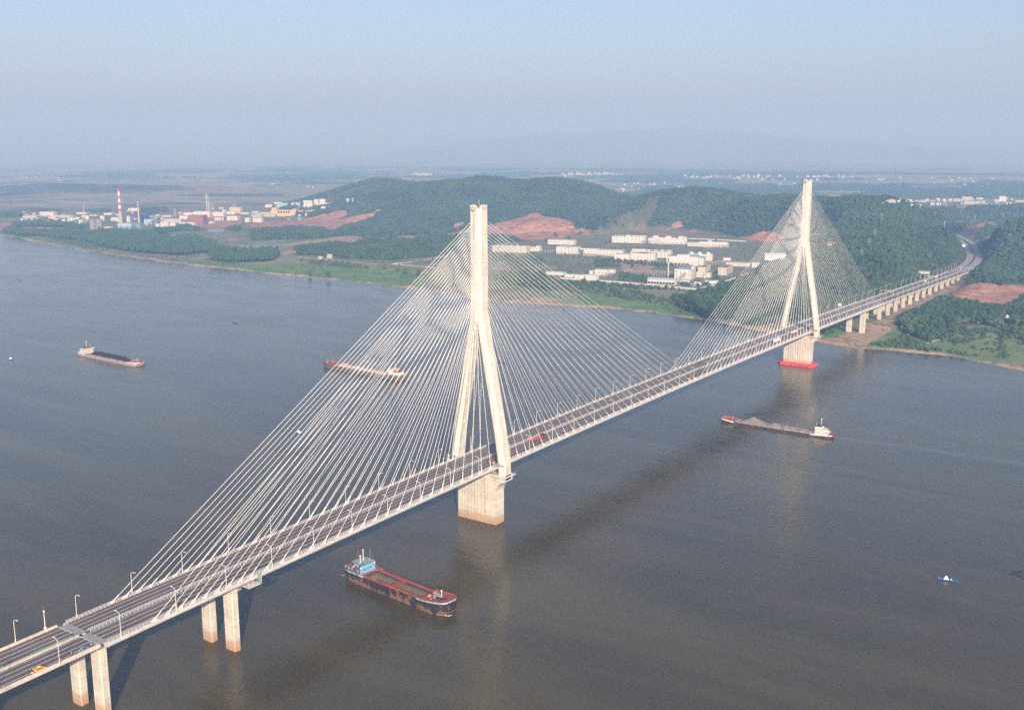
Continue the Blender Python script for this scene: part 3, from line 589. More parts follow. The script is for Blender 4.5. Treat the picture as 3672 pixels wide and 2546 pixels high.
def stations(ya,yb,step=8.0,dz=0.0):
    n=max(2,int(round((yb-ya)/step))+1); ys=np.linspace(ya,yb,n); xs=road_center(ys); zs=zr(ys)+dz
    tx=np.gradient(xs); ty=np.gradient(ys); ln=np.hypot(tx,ty); return [(x,y,z,b/l,-a/l) for x,y,z,a,b,l in zip(xs,ys,zs,tx,ty,ln)]
def octa(cx,cy,hx,hy,c,z):
    return [(cx+a,cy+b,z) for a,b in ((hx,-hy+c),(hx,hy-c),(hx-c,hy),(-hx+c,hy),(-hx,hy-c),(-hx,-hy+c),(-hx+c,-hy),(hx-c,-hy))]
bridge=thing('cable_stayed_bridge','cream cable-stayed bridge with two inverted Y towers carrying a dark road over the river','bridge',(0,0,0))

def railing(mb,off,ya,yb,h=1.35,post=2.0,rails=(.45,.8,1.1,1.35),w=.11,lean=0.0):
    st=stations(ya,yb)
    for r in rails: mb.sweep([(off-w*.45+lean*r,r-.045),(off+w*.45+lean*r,r-.045),(off+w*.45+lean*r,r+.045),(off-w*.45+lean*r,r+.045)],st)
    n=int((yb-ya)/post); ys=np.linspace(ya,yb,n+1); xs=road_center(ys); zs=zr(ys)
    for x,y,z in zip(xs,ys,zs): mb.add([(x+off-.1,y-.09,z-.1),(x+off+.1,y-.09,z-.1),(x+off+.1,y+.09,z-.1),(x+off-.1,y+.09,z-.1),(x+off-.1+lean*h,y-.09,z+h),(x+off+.1+lean*h,y-.09,z+h),(x+off+.1+lean*h,y+.09,z+h),(x+off-.1+lean*h,y+.09,z+h)],[(4,5,6,7),(0,1,5,4),(1,2,6,5),(2,3,7,6),(3,0,4,7)])
def deck_top(parent,ya,yb,edge=15.4):
    MB().sweep([(-edge,.02),(edge,.02),(edge,.10),(-edge,.10)],stations(ya,yb)).build('roadway',ASPH,parent)
    mb=MB()
    for x in (-13.1,-9.3,-5.6,-1.9,1.9,5.6,9.3,13.1): mb.sweep([(x-.17,.100),(x+.17,.100),(x+.17,.106),(x-.17,.106)],stations(ya,yb))
    mb.build('lane_marking',LINE,parent)
# main girder
GP=[(17.0,.15),(17.55,-.05),(17.85,-.75),(17.75,-1.5),(17.2,-2.0),(10.0,-3.35),(-10.0,-3.35),(-17.2,-2.0),(-17.75,-1.5),(-17.85,-.75),(-17.55,-.05),(-17.0,.15),(-16.9,.0),(16.9,.0)]
deck=MB().sweep(GP,stations(Y0,Y1,6)).build('deck',STEEL,bridge)
deck_top(deck,Y0,Y1)
for s in (-1,1):
    mb=MB(); railing(mb,s*16.75,Y0+1,Y1-1); mb.build('railing',RAIL,deck)
    mb=MB(); railing(mb,s*15.5,Y0+1,Y1-1,1.05,2.0,(.5,1.0)); mb.build('crash_barrier',RAIL,deck)
    mb=MB(); railing(mb,s*1.05,Y0+2,Y1-2,1.25,2.1,(.4,.8,1.2),.12,-s*.12); mb.build('median_railing',RAIL,deck)
mb=MB(); 
for s in (-1,1): mb.sweep([(s*16.1-.45,.0),(s*16.1+.45,.0),(s*16.1+.45,.16),(s*16.1-.45,.16)][::1],stations(Y0+1,Y1-1))
mb.build('service_walkway',mat('walkway_rust',(.34,.22,.17),.85,.35,.5),deck)
for yj in (Y0,Y1):
    mb=MB(); z=float(zr(yj)); 
    for a,b,m in ((-15.3,-1.2,0),(1.2,15.3,0)): mb.box(a,b,yj-3.2,yj+3.2,z-.2,z+.125,0)
    mb.box(-17,17,yj-3.6,yj-3.2,z-.2,z+.13,1); mb.box(-17,17,yj+3.2,yj+3.6,z-.2,z+.13,1); mb.build('expansion_joint',[JOINT,STEEL],deck)

def clip_half(poly,nx,ny,c):
    out=[]
    for i in range(len(poly)):
        a=poly[i];b=poly[(i+1)%len(poly)];da=a[0]*nx+a[1]*ny-c;db=b[0]*nx+b[1]*ny-c
        if da>=0: out.append(a)
        if (da>=0)!=(db>=0):
            t=da/(da-db); out.append((a[0]+t*(b[0]-a[0]),a[1]+t*(b[1]-a[1])))
    return out
def tower(yc,far=False):
    H=218.0; mb=MB(); hx,hy,c=4.9,5.35,2.2
    mb.loft([octa(0,yc,5.1,5.5,2.2,140.0),octa(0,yc,5.0,5.4,2.2,165),octa(0,yc,hx,hy,c,H-3.0)],cap=False)
    nx,ny=.80,.60; base=[(x,y) for x,y,z in octa(0,0,hx,hy,c,0)]
    top=lambda x,y:H-2.6*max(0,1-abs(x*nx+y*ny)/1.7)
    cuts=[-99,-1.7,0,1.7,99]
    for a,b in zip(cuts[:-1],cuts[1:]):
        p=clip_half(clip_half(base,nx,ny,a),-nx,-ny,-b); n=len(p)
        vs=[(x,yc+y,H-3.0) for x,y in p]+[(x,yc+y,top(x,y)) for x,y in p]
        mb.add(vs,[tuple(range(n,2*n))]+[(i,(i+1)%n,n+(i+1)%n,n+i) for i in range(n)])
    col=mb.build('tower',CONC,bridge)
    # legs
    zs=[33,42,46,66,84.5,100,115.6,128,139,146]; xs=[20.2,20.2,19.9,16.9,13.45,10.5,7.65,5.4,3.45,2.2]
    for s in (-1,1):
        MB().loft([octa(s*x,yc,3.2 if z<120 else 3.1,5.4,2.2,z) for z,x in zip(zs,xs)]).build('tower_leg',CONC,col)
    # pier wall, ribs and corbels
    mb=MB().box(-16.3,16.3,yc-4.9,yc+4.9,-5,36.5)
    for s in (-1,1):
        prof=[(16.2,24.0),(16.9,26.6),(18.4,29.0),(20.6,30.9),(23.4,32.0),(23.4,36.5),(16.2,36.5)]
        ring=lambda y:[(s*x,y,z) for x,z in prof]
        mb.loft([ring(yc-5.2),ring(yc+5.2)] if s<0 else [ring(yc+5.2),ring(yc-5.2)])
    pier=mb.build('pier_wall',CONCP,col)
    mb=MB()
    for k in range(7):
        x=-10.6+k*2.9; 
        for sy in (-1,1): mb.box(x,x+.35,yc+sy*4.9-.16,yc+sy*4.9+.16,-2,33 if sy<0 else 30)
    mb.build('pier_rib',mat('rib_concrete',(.40,.34,.27),.85,.2,.5),col)
    # inspection platforms round the corbels
    for s in (-1,1):
        mb=MB(); x0,x1=(15.2,25.0) if s>0 else (-25.0,-15.2)
        mb.box(x0,x1,yc-7.0,yc-5.5,35.2,35.4); mb.box(x1-1.5 if s>0 else x0,x1 if s>0 else x0+1.5,yc-5.5,yc+6.6,35.2,35.4)
        for k in range(9): mb.tube((x0+(x1-x0)*k/8,yc-7,35.4),(x0+(x1-x0)*k/8,yc-7,36.7),.09,4)
        xe=x1 if s>0 else x0
        for k in range(10): mb.tube((xe,yc-7+13.6*k/9,35.4),(xe,yc-7+13.6*k/9,36.7),.09,4)
        for z in (36.0,36.7): mb.tube((x0,yc-7,z),(x1,yc-7,z),.08,4); mb.tube((xe,yc-7,z),(xe,yc+6.6,z),.08,4)
        mb.build('inspection_platform',WHITE if s>0 else GREY,col)
    # stair brackets hugging the leg at deck level
    for s in (-1,1):
        mb=MB(); z=float(zr(yc)); X=s*19.9
        mb.box(min(X-s*4.4,X-s*3.3),max(X-s*4.4,X-s*3.3),yc-6.8,yc+6.4,z+.2,z+.5); mb.box(X-4.3,X+4.3,yc-6.9,yc-5.6,z+1.4,z+1.7)
        mb.tube((X-4.2,yc-6.9,z-4),(X-4.2,yc-6.9,z+1.5),.28,5); mb.tube((X-4.2,yc-6.9,z-4),(X-4.2-s*4,yc-5,z-5.0),.25,5)
        for k in range(6): mb.tube((X-4.2+8.4*k/5,yc-6.9,z+1.7),(X-4.2+8.4*k/5,yc-6.9,z+2.8),.08,4)
        mb.tube((X-4.2,yc-6.9,z+2.8),(X+4.2,yc-6.9,z+2.8),.08,4); mb.build('access_gangway',GREY,col)
    # hanging maintenance cage, mast light, ventilation holes under the tower top
    mb=MB()
    for k in range(6):
        x=-2.0+k*.8; mb.tube((x,yc-hy-.15,H-1.2),(x*.55,yc-hy-1.1,H-3.4),.1,4)
    mb.box(-1.1,1.1,yc-hy-1.3,yc-hy-.1,H-3.6,H-3.4); mb.tube((0,yc-hy-.7,H-1.2),(0,yc-hy-.7,H+.9),.22,6)
    mb.build('maintenance_cage',GREY,col)
    for r in range(2):
        for k in range(4):
            MB().box(hx-.05,hx+.012,yc-1.9+k*1.05,yc-1.5+k*1.05,H-1.9-r*1.15,H-1.4-r*1.15).build('vent_hole',DARK,col); MB().box(-1.9+k*1.05,-1.5+k*1.05,yc-hy-.012,yc-hy+.05,H-1.9-r*1.15,H-1.4-r*1.15).build('vent_hole',DARK,col)
    mb=MB().tube((.6,yc,H-2.5),(.6,yc,H+2.8),.07,5); mb.dome((.6,yc,H+2.7),.25,.35); mb.build('beacon_mast',WHITE,col)
    mb=MB(); mb.box(-.75,.75,yc-hy-.02,yc-hy+.3,142,H-3.6); mb.build('cable_recess',STAINC,col)
    return col
for yc in (0.0,L): tower(yc)
# stay cables
side_pos=[10.7+10.45*k for k in range(21)]; side_pos+=[side_pos[-1]+7.35*(k+1) for k in range(8)]; main_pos=[10.8+10.75*k for k in range(29)]
cab=[]
for ti,yc in enumerate((0.0,L)):
    for sy in (-1,1):
        pos=(side_pos if (sy<0)==(ti==0) else main_pos)[:29]
        for sx in (-1,1):
            for k,d in enumerate(pos):
                zt=207.8-(len(pos)-1-k)*2.32; yb=yc+sy*d; a=(sx*1.42,yc+sy*5.3,zt); b=(sx*16.35,yb,float(zr(yb))+1.3); cab.append((ti,sy,sx,k,a,b))
def cable_mesh(mb,a,b):
    mb.tube(a,b,.145,6); a_=np.array(a);b_=np.array(b);d=(a_-b_)/np.linalg.norm(a_-b_)
    mb.tube(b_,b_+d*4.0,.27,6)
    return mb
def anchor_mesh(mb,a,b):
    b_=np.array(b); sy=1 if a[1]>b[1] else -1; s=1 if b[0]>0 else -1
    y=b[1];z=b[2]-1.3; x=b[0]
    mb.add([(x-.35,y-sy*3.0,z),(x+.35,y-sy*3.0,z),(x+.35,y+sy*.5,z),(x-.35,y+sy*.5,z),(x-.3,y-sy*.6,z+1.5),(x+.3,y-sy*.6,z+1.5),(x+.3,y+sy*.5,z+1.75),(x-.3,y+sy*.5,z+1.75)],[(3,2,1,0),(4,5,6,7),(0,1,5,4),(1,2,6,5),(2,3,7,6),(3,0,4,7)]); return mb
def pxlen(a,b):
    u,v=to_px(np.array([a[0],b[0]]),np.array([a[1],b[1]]),np.array([a[2],b[2]])); return math.hypot(u[1]-u[0],v[1]-v[0])
cab.sort(key=lambda c:-pxlen(c[4],c[5])-(1 if c[2]>0 else 0)); rest=MB()
for i,(ti,sy,sx,k,a,b) in enumerate(cab):
    if i<100:
        c=cable_mesh(MB(),a,b).build('stay_cable',CABLE,bridge); anchor_mesh(MB(),a,b).build('anchor_cover',WHITE,c)
    else: cable_mesh(rest,a,b); anchor_mesh(rest,a,b)
rest.build('stay_cables',CABLE,bridge)['kind']='stuff'
# side span piers
def pier(x0,x1,y0,y1,z0,z1,parent,m,name='pier',groove=True):
    c=.55; mb=MB(); pl=[(x0+c,y0),(x1-c,y0),(x1,y0+c),(x1,y1-c),(x1-c,y1),(x0+c,y1),(x0,y1-c),(x0,y0+c)]; mb.prism(pl,z0,z1)
    if groove:
        xm=(x0+x1)/2; mb.box(xm-.22,xm+.22,y0-.07,y0+.1,z0,z1-.5); ym=(y0+y1)/2; mb.box(x1-.1,x1+.07,ym-.2,ym+.2,z0,z1-.5)
    return mb.build(name,m,parent)
for yc in (-228.0,866.0):
    g=-4
    for s in (-1,1):
        x0=4.6 if s>0 else -13.4; pier(x0,x0+7.5,yc-2.1,yc+2.1,g,float(zr(yc))-2.6,bridge,CONCP if yc<0 else CONCV)
for s in (-1,1):      # scaffolding hung from the deck beside the near side-span pier
    x=s*17.4; z=float(zr(-222)); mb=MB(); xa,xb=(12.5,18.3) if s>0 else (-18.3,-12.5)
    mb.box(xa,xb,-224,-215.5,z-5.0,z-4.85)
    for y in (-224,-221.2,-218.4,-215.5):
        for xx in (xa,xb): mb.tube((xx,y,z-5),(xx,y,z+.2 if xx*s>17 else z-2),.08,4)
        mb.tube((xa,y,z-3.9),(xb,y,z-3.9),.06,4)
    for xx in (xa,xb):
        for k in range(9): mb.tube((xx,-224+k*.95,z-5),(xx,-224+(k+1)*.95 if k%2 else -224+(k-.2)*.95,z-3.9),.05,4)
        mb.tube((xx,-224,z-3.9),(xx,-215.5,z-3.9),.06,4)
    mb.box(xb-.06 if s>0 else xa-.0,xb if s>0 else xa+.06,-217.6,-215.5,z-3.8,z+.9,1); mb.build('scaffold',[WHITE,NET],bridge)
mb=MB(); z=float(zr(-228))-6.2
for xx in (3.9,12.8):
    for k in range(8): mb.tube((xx,-231+k*.9,z),(xx,-231+(k+.5)*.9,z+1.3),.06,4)
for k in range(11): mb.tube((3.9+k*.81,-231,z),(3.9+k*.81+.4,-231,z+1.3),.06,4); 
mb.box(3.9,12.8,-231,-230.2,z-.1,z); mb.box(12.2,12.9,-231,-224.6,z-.1,z); mb.tube((3.9,-231,z+1.3),(12.8,-231,z+1.3),.07,4); mb.tube((12.8,-231,z+1.3),(12.8,-224.6,z+1.3),.07,4); mb.build('scaffold',WHITE,bridge)
# red collision fender round the far tower's foot
mb=MB(); oc=lambda a,b,c,z:[(x,L+y,z) for x,y,_ in octa(0,0,a,b,c,0)]
mb.loft([oc(22.0,10.6,4.5,-1.0),oc(22.4,11,4.6,.8),oc(22.0,10.6,4.5,2.6),oc(20.6,9.2,4.0,3.0),oc(17.0,5.6,1.0,2.9),oc(16.9,5.5,1.0,-1.0)])
tag(mb.build('pier_fender',REDRUB),'bright red floating fender ring around the foot of the far tower','fender')

# ================================================================ approach viaducts
def viaduct(label,ya,yb,piers,near):
    v=thing('viaduct',label,'viaduct',(0,0,0))
    P=[(17.1,.0),(17.1,-.55),(12.2,-1.0),(10.6,-3.0),(3.6,-3.0),(2.2,-1.0),(-2.2,-1.0),(-3.6,-3.0),(-10.6,-3.0),(-12.2,-1.0),(-17.1,-.55),(-17.1,.0)]
    dk=MB().sweep(P,stations(ya,yb,7)).build('deck',CONCV,v); deck_top(dk,ya,yb,16.0)
    for s in (-1,1): MB().sweep([(s*16.55-.32,-.05),(s*16.55+.32,-.05),(s*16.55+.2,1.25),(s*16.55-.2,1.25)],stations(ya,yb,7)).build('parapet',CONCV,dk)
    MB().sweep([(-.95,.05),(.95,.05),(.8,.85),(-.8,.85)],stations(ya,yb,7)).build('median_barrier',CONCV,dk)
    seg=[(-372,-336.5),(-332,-307.5)] if near else [(1000,1190),(1215,1390),(1400,1490)]
    mb=MB(); 
    if near:
        for a,b in ((-420,-371),(-347.5,-343),(-331,-309)): mb.sweep([(-.75,.85),(-.55,.85),(-.55,1.6),(-.75,1.6)],stations(max(a,ya),b,4))
    else:
        for a,b in seg: mb.sweep([(-.35,.85),(.35,.85),(.35,1.5),(-.35,1.5)],stations(a,b,6))
    mb.build('glare_screen',GREEN,dk)
    for yc in piers:
        for s in (-1,1):
            x=s*8.9-.0; z1=float(zr(yc))-3.0; gz=-4 if near else float(height(np.array([x]),np.array([yc]))[0])-1.5
            if near: pier(x-3.7,x+3.7,yc-2.1,yc+2.1,gz,z1-1.2,v,CONCP); mb=MB().loft([[(x-3.7,yc-2.1,z1-1.2),(x+3.7,yc-2.1,z1-1.2),(x+3.7,yc+2.1,z1-1.2),(x-3.7,yc+2.1,z1-1.2)],[(x-4.4,yc-2.4,z1),(x+4.4,yc-2.4,z1),(x+4.4,yc+2.4,z1),(x-4.4,yc+2.4,z1)]]); mb.build('pier_cap',CONCV,v)
            else:
                mb=MB(); r=lambda w,d,z:[(x-w,yc-d,z),(x+w,yc-d,z),(x+w,yc+d,z),(x-w,yc+d,z)]
                zt=z1; zk=max(gz+1,z1-6.5); mb.loft([r(2.5,1.3,gz),r(2.5,1.3,zk),r(3.0,1.3,zk+(zt-zk)*.5),r(4.6,1.3,zt-.9),r(4.6,1.3,zt)]); mb.build('pier',CONCV,v)
    return v
viaduct('near approach viaduct with concrete parapets and twin tall piers below the expansion joint',-430,Y0-3.7,[-304.3,-380],True)
fv=viaduct('far approach viaduct on short flared piers running inland from the cable-stayed spans',Y1+3.7,1502,[945]+[989+41.6*k for k in range(12)],False)
mb=MB(); z=float(zr(1500)); mb.box(-17,17,1495,1503,12,z-.6); 
for s in (-1,1): mb.add([(s*17.3,1495,11),(s*17.3,1495,z-.4),(s*17.6,1560,z-.4),(s*17.6,1560,13),(s*22,1495,11),(s*20,1560,13)],[(0,1,2,3),(1,0,4),(3,2,5),(1,4,5,2)])
mb.build('abutment',CONCV,fv)
# road beyond the viaduct
st=[]
ry=np.concatenate([np.arange(1502,2860,14.0)]); rx=np.interp(ry,ROAD[:,1],ROAD[:,0]); k_=np.array([1,4,6,4,1.])/16; rx=np.convolve(np.pad(rx,2,mode='edge'),k_,'valid')
tx=np.gradient(rx,ry); 
for x,y,t in zip(rx,ry,tx): l=math.hypot(t,1); st.append((x,y,26.32,1/l,-t/l))
w_=15.6
MB().sweep([(-w_,-.6),(w_,-.6),(w_,0),(-w_,0)],st).build('road',mat('old_asphalt',(.27,.25,.245),.9,.1,.05))['kind']='structure'
mb=MB()
for x in (-13.6,-10,-6.2,-2.4,2.4,6.2,10,13.6): mb.sweep([(x-.17,.004),(x+.17,.004),(x+.17,.012),(x-.17,.012)],st)
mb.build('road_marking',LINE)['kind']='structure'
mb=MB().sweep([(-1.6,.0),(1.6,.0),(1.3,1.3),(-1.3,1.3)],st[4:]); o=mb.build('median_hedge',LEAFB); tag(o,'long dark green hedge in the middle of the curving road','hedge')
for s,l in ((-1,'grey steel guard rail along the inner side of the curving road'),(1,'grey steel guard rail along the outer side of the curving road')):
    mb=MB().sweep([(s*14.9-.06,.45),(s*14.9+.06,.45),(s*14.9+.06,.8),(s*14.9-.06,.8)],st)
    for x,y,z,a,b in st: mb.box(x+a*s*14.9-.08,x+a*s*14.9+.08,y-.08,y+.08,z-.2,z+.75)
    tag(mb.build('guard_rail',RAIL),l,'guard rail')

# ================================================================ street lamps, signs, vehicles
def lamp_meshes():
    p=MB(); pts=[(0,0,0),(0,0,10.6),(-.25,0,11.35),(-.9,0,11.75),(-2.3,0,12.0)]; p.tube(pts[0],pts[1],.17,6,0,.13); p.path(pts[1:],.12,5); p.box(-.28,.28,-.28,.28,0,.5); p.box(.1,.42,-.2,.2,1.0,2.0)
    h=MB().box(-3.5,-2.2,-.24,.24,11.92,12.16)
    return p.mesh('pole',WHITE),h.mesh('lamp_head',mat('lamp_shell',(.72,.72,.72),.4,.05,1.0))
PM,HM=lamp_meshes(); first=None; lamp_sides={}
for s in (1,-1):
    k=0
    for y in np.arange(-328-30.3*3,1600,30.3):
        if min(abs(y),abs(y-L))<7: y+=6 if y>0 else -6
        if abs(y-Y0)<4: y+=3
        lamp_sides.setdefault(s,[]).append(float(y))
sec=[('before the joint',lambda y:y<Y0),('past the joint',lambda y:Y0<=y<0),('between the two towers',lambda y:0<=y<L),('beyond the far tower',lambda y:L<=y<Y1),('on the far viaduct',lambda y:y>=Y1)]
for s in (1,-1):
    cnt={}
    for y in lamp_sides[s]:
        for nm,fn in sec:
            if fn(y): break
        if s>0 and y<-420 or y<-400: continue
        cnt[nm]=cnt.get(nm,0)+1
        lab=f"{ORD[cnt[nm]-1] or 'first '}white lamp post {nm}, {'near' if s>0 else 'far'} edge of the road"
        x=road_center(y)+s*17.0; t=thing('lamp_post',lab,'lamp post',(float(x),y,float(zr(y))+(.1 if Y0<y<Y1 else .05)),0 if s>0 else math.pi,'lamp posts along the road')
        inst('pole',PM,t); inst('lamp_head',HM,t)
def on_deck(name,label,cat,x,y,rz=0,dz=.107,group=None): return thing(name,label,cat,(float(road_center(y))+x,y,float(zr(y))+dz),rz,group)
# small roadside cabinets and cameras
for x,y,l in ((16.0,-267.2,'orange box strapped to a lamp post above the near railing beside the joint'),(16.0,-7.6,'orange box on a lamp post just in front of the front tower leg'),(16.0,632,'orange box on a lamp post just in front of the far tower leg'),(16.0,930,'orange box on a pole near the far joint'),(16.2,300,'orange box on a lamp post half way between the towers')):
    t=on_deck('call_box',l,'call box',x+.55,y,0,.1,'orange call boxes on the railing'); MB().box(-.35,.35,-.4,.4,2.2,4.2).build('cabinet',ORANGE,t); MB().tube((0,0,-.1),(0,0,2.2),.08,5).build('pole',GREY,t)
for x,y,l in ((-16.6,-313.9,'thick white camera mast on the far parapet beside the expansion joint'),(-16.8,-14.0,'short camera pole on the far railing beside the front tower'),(-16.6,1330,'thick white camera mast on the far parapet of the distant viaduct')):
    t=on_deck('camera_mast',l,'mast',x,y,0,.1,'camera masts'); hgt=10.5 if abs(y)>20 else 4.5
    MB().tube((0,0,0),(0,0,hgt),.22,7,0,.17).tube((0,0,hgt),(0,0,hgt+2),.03,4).build('pole',WHITE,t); MB().box(-.3,.35,-.3,.3,hgt-.9,hgt-.2).build('camera',WHITE,t); MB().box(-.45,.3,-.5,.5,.9,2.3).build('cabinet',WHITE,t)
def gantry(y,x0,x1,label):
    t=on_deck('sign_gantry',label,'gantry',0,y,0,.1,'sign gantries')
    for x in (x0,x1): MB().tube((x,0,0),(x,0,7.2),.25,6).build('post',WHITE,t)
    mb=MB(); 
    for dz in (6.3,7.2):
        for dy in (-.35,.35): mb.tube((x0,dy,dz),(x1,dy,dz),.12,5)
    n=10
    for k in range(n): xa=x0+(x1-x0)*k/n; xb=x0+(x1-x0)*(k+1)/n; mb.tube((xa,-.35,6.3),(xb,-.35,7.2),.06,4)
    mb.build('truss_beam',WHITE,t); MB().box(x0-.5,x0+.5,-.5,.5,4.6,6.2).build('control_cabinet',GREY,t)
gantry(1043,-17.2,1.0,'white steel gantry spanning the far lanes just past the far joint'); gantry(1310,-17.2,1.0,'thin white gantry over the far lanes of the distant viaduct'); gantry(1520,-1,17.3,'white steel gantry over the near lanes at the end of the distant viaduct')
t=on_deck('road_sign','white sign board on a post at the far railing beyond the far tower','sign',-18.0,846,0,.1); MB().tube((0,0,0),(0,0,4),.2,6).build('post',WHITE,t); MB().box(-2.2,2.2,-.12,.12,3.0,7.0).build('sign_board',WHITE,t)

TYRE=mat('tyre',(.02,.02,.022),.8,.1,2); GLASS=mat('dark_glass',(.015,.02,.028),.12,.1,2,spec=.6); SILVER=mat('silver_blue_paint',(.20,.24,.32),.3,.08,1,spec=.5); TRUCKW=mat('truck_white',(.82,.80,.76),.45,.04,.6); YELLOW=mat('yellow_paint',(.72,.42,.05),.45,.06,1)
def wheels(parent,xs,ys,r=.36,w=.25,m=None):
    me=MB().tube((-w/2,0,0),(w/2,0,0),r,14).tube((-w/2-.01,0,0),(w/2+.01,0,0),r*.55,10,1).mesh('wheel',[TYRE,GREY])
    for y in ys:
        for x in xs: inst('wheel',me,parent,(x,y,r))
def profile_body(mb,prof,w0,w1,m=0):
    """side outline (y,z) extruded across with slight tumblehome"""
    zmin=min(z for y,z in prof); zmax=max(z for y,z in prof)
    hw=lambda z:w0+(w1-w0)*max(0,(z-1.0)/(zmax-1.0+1e-6)) if z>1.0 else w0
    return mb.loft([[(-hw(z),y,z) for y,z in prof],[(hw(z),y,z) for y,z in prof]],m)
def pickup(name,label,x,y,body,rz=0):
    t=on_deck(name,label,'pickup truck',x,y,rz)
    b=profile_body(MB(),[(-2.6,.45),(2.45,.45),(2.6,.75),(2.5,1.0),(1.55,1.15),(.75,1.78),(-.8,1.82),(-1.0,1.2),(-2.6,1.15)],.92,.74).build('body',body,t)
    MB().add([(-.7,1.58,1.17),(.7,1.58,1.17),(.64,.82,1.74),(-.64,.82,1.74)],[(0,1,2,3)]).build('windshield',GLASS,t)
    for s in (-1,1): MB().add([(s*.93,1.2,1.18),(s*.93,-.75,1.18),(s*.80,-.7,1.7),(s*.80,.7,1.7)],[(0,1,2,3)]).build('side_window',GLASS,t)
    MB().box(-.72,.72,-2.5,-1.08,1.151,1.17).build('cargo_bed',DARK,t); wheels(t,(-.82,.82),(-1.6,1.65)); return t
def van(label,x,y,body):
    t=on_deck('maintenance_van',label,'van',x,y)
    profile_body(MB(),[(-2.3,.45),(2.35,.45),(2.5,.8),(2.4,1.1),(1.6,1.2),(.9,1.95),(-2.2,2.0),(-2.35,1.2)],.9,.76).build('body',body,t)
    MB().add([(-.72,1.63,1.23),(.72,1.63,1.23),(.66,.95,1.9),(-.66,.95,1.9)],[(0,1,2,3)]).build('windshield',GLASS,t)
    for s in (-1,1):
        for a,b in ((.95,.15),(0.0,-.9),(-1.05,-2.0)): MB().add([(s*.91,a,1.22),(s*.91,b,1.22),(s*.80,b,1.78),(s*.80,a-.15,1.78)],[(0,1,2,3)]).build('side_window',GLASS,t)
    MB().box(-.78,.78,-3.1,-2.15,1.96,2.06).build('open_tailgate',body,t); MB().box(-.4,.4,-.9,-.1,2.0,2.25).build('roof_lamp',TRUCKW,t); wheels(t,(-.8,.8),(-1.45,1.5)); return t
van('yellow-orange maintenance van parked on the shoulder with its tailgate open',14.6,-335.6,ORANGE)
pickup('pickup_truck','silver-blue pickup parked on the shoulder just before the expansion joint',14.3,-315.0,SILVER)
def cone(x,y,label):
    t=on_deck('traffic_cone',label,'cone',x,y,0,.107,'traffic cones behind the van'); MB().box(-.22,.22,-.22,.22,0,.05).build('base',DARK,t); MB().loft([[(r*math.cos(a),r*math.sin(a),z) for a in [i*math.pi/5 for i in range(10)]] for r,z in ((.19,.05),(.05,.8))]).build('cone_body',mat('cone_red',(.75,.20,.12),.5,.1,3),t)
cone(13.7,-341.2,'small red traffic cone right behind the yellow-orange van'); cone(14.2,-351.3,'small red traffic cone farther back on the shoulder line')
t=on_deck('warning_lamp','glowing red warning lamp on a stand behind the yellow-orange van','lamp',15.1,-339.4); MB().tube((0,0,0),(0,0,.9),.05,5).build('stand',DARK,t); MB().dome((0,0,.9),.28,.4).build('lamp',mat('warning_glow',(.9,.1,.08),.5,.02,1,emit=((1,.12,.10),7)),t)
def person(x,y,label,vest,z=.107,rz=0):
    bm=bmesh.new(); pt=[(0,0,.92),(0,0,1.15),(0,0,1.38),(0,0,1.52),(0,.02,1.68),(.2,0,1.38),(.27,.03,1.1),(.25,.12,.86),(-.2,0,1.38),(-.27,.05,1.1),(-.24,.15,.88),(.1,0,.86),(.12,.04,.46),(.12,-.02,.06),(.12,.1,.03),(-.1,0,.86),(-.12,-.05,.46),(-.12,-.12,.06),(-.12,0,.03)]
    ed=[(0,1),(1,2),(2,3),(3,4),(2,5),(5,6),(6,7),(2,8),(8,9),(9,10),(0,11),(11,12),(12,13),(13,14),(0,15),(15,16),(16,17),(17,18)]; rr=[.15,.15,.16,.06,.115,.07,.055,.045,.07,.055,.045,.09,.07,.05,.045,.09,.07,.05,.045]
    vs=[bm.verts.new(p) for p in pt]; [bm.edges.new((vs[a],vs[b])) for a,b in ed]; me=bpy.data.meshes.new('person'); bm.to_mesh(me); bm.free()
    o=bpy.data.objects.new('person',me); link(o); md=o.modifiers.new('skin','SKIN'); 
    for v,r in zip(me.skin_vertices[0].data,rr): v.radius=(r,r)
    me.skin_vertices[0].data[0].use_root=True; o.modifiers.new('sub','SUBSURF').levels=1
    o.location=(float(road_center(y))+x,y,float(zr(y))+z); o.rotation_euler=(0,0,rz); me.materials.append(mat('dark_clothes',(.05,.06,.08),.8,.15,3)); tag(o,label,'person',group='road workers by the pickup')
    v=MB(); v.loft([[(a*math.cos(i*math.pi/5),b*math.sin(i*math.pi/5),z) for i in range(10)] for a,b,z in ((.19,.15,.95),(.2,.16,1.2),(.23,.16,1.42),(.09,.09,1.5))]); v.build('vest',vest,o)
    MB().dome((0,.02,1.68),.13,.16).build('helmet',mat('helmet_white',(.8,.8,.78),.4,.03,1),o); return o
VEST=mat('lime_vest',(.45,.62,.06),.7,.1,2); VESTO=mat('pink_orange_vest',(.8,.36,.28),.7,.1,2); VESTW=mat('white_jacket',(.75,.75,.75),.7,.08,2)
person(14.1,-320.4,'standing worker in a lime vest behind the silver-blue pickup',VEST); person(14.9,-319.4,'worker in a pale pink vest next to the lime-vested worker',VESTO,rz=2); person(15.2,-317.4,'worker in a lime vest at the tailgate of the silver-blue pickup',VEST,rz=1); person(13.9,-310.8,'worker in a white jacket in front of the silver-blue pickup',VESTW,rz=.5)

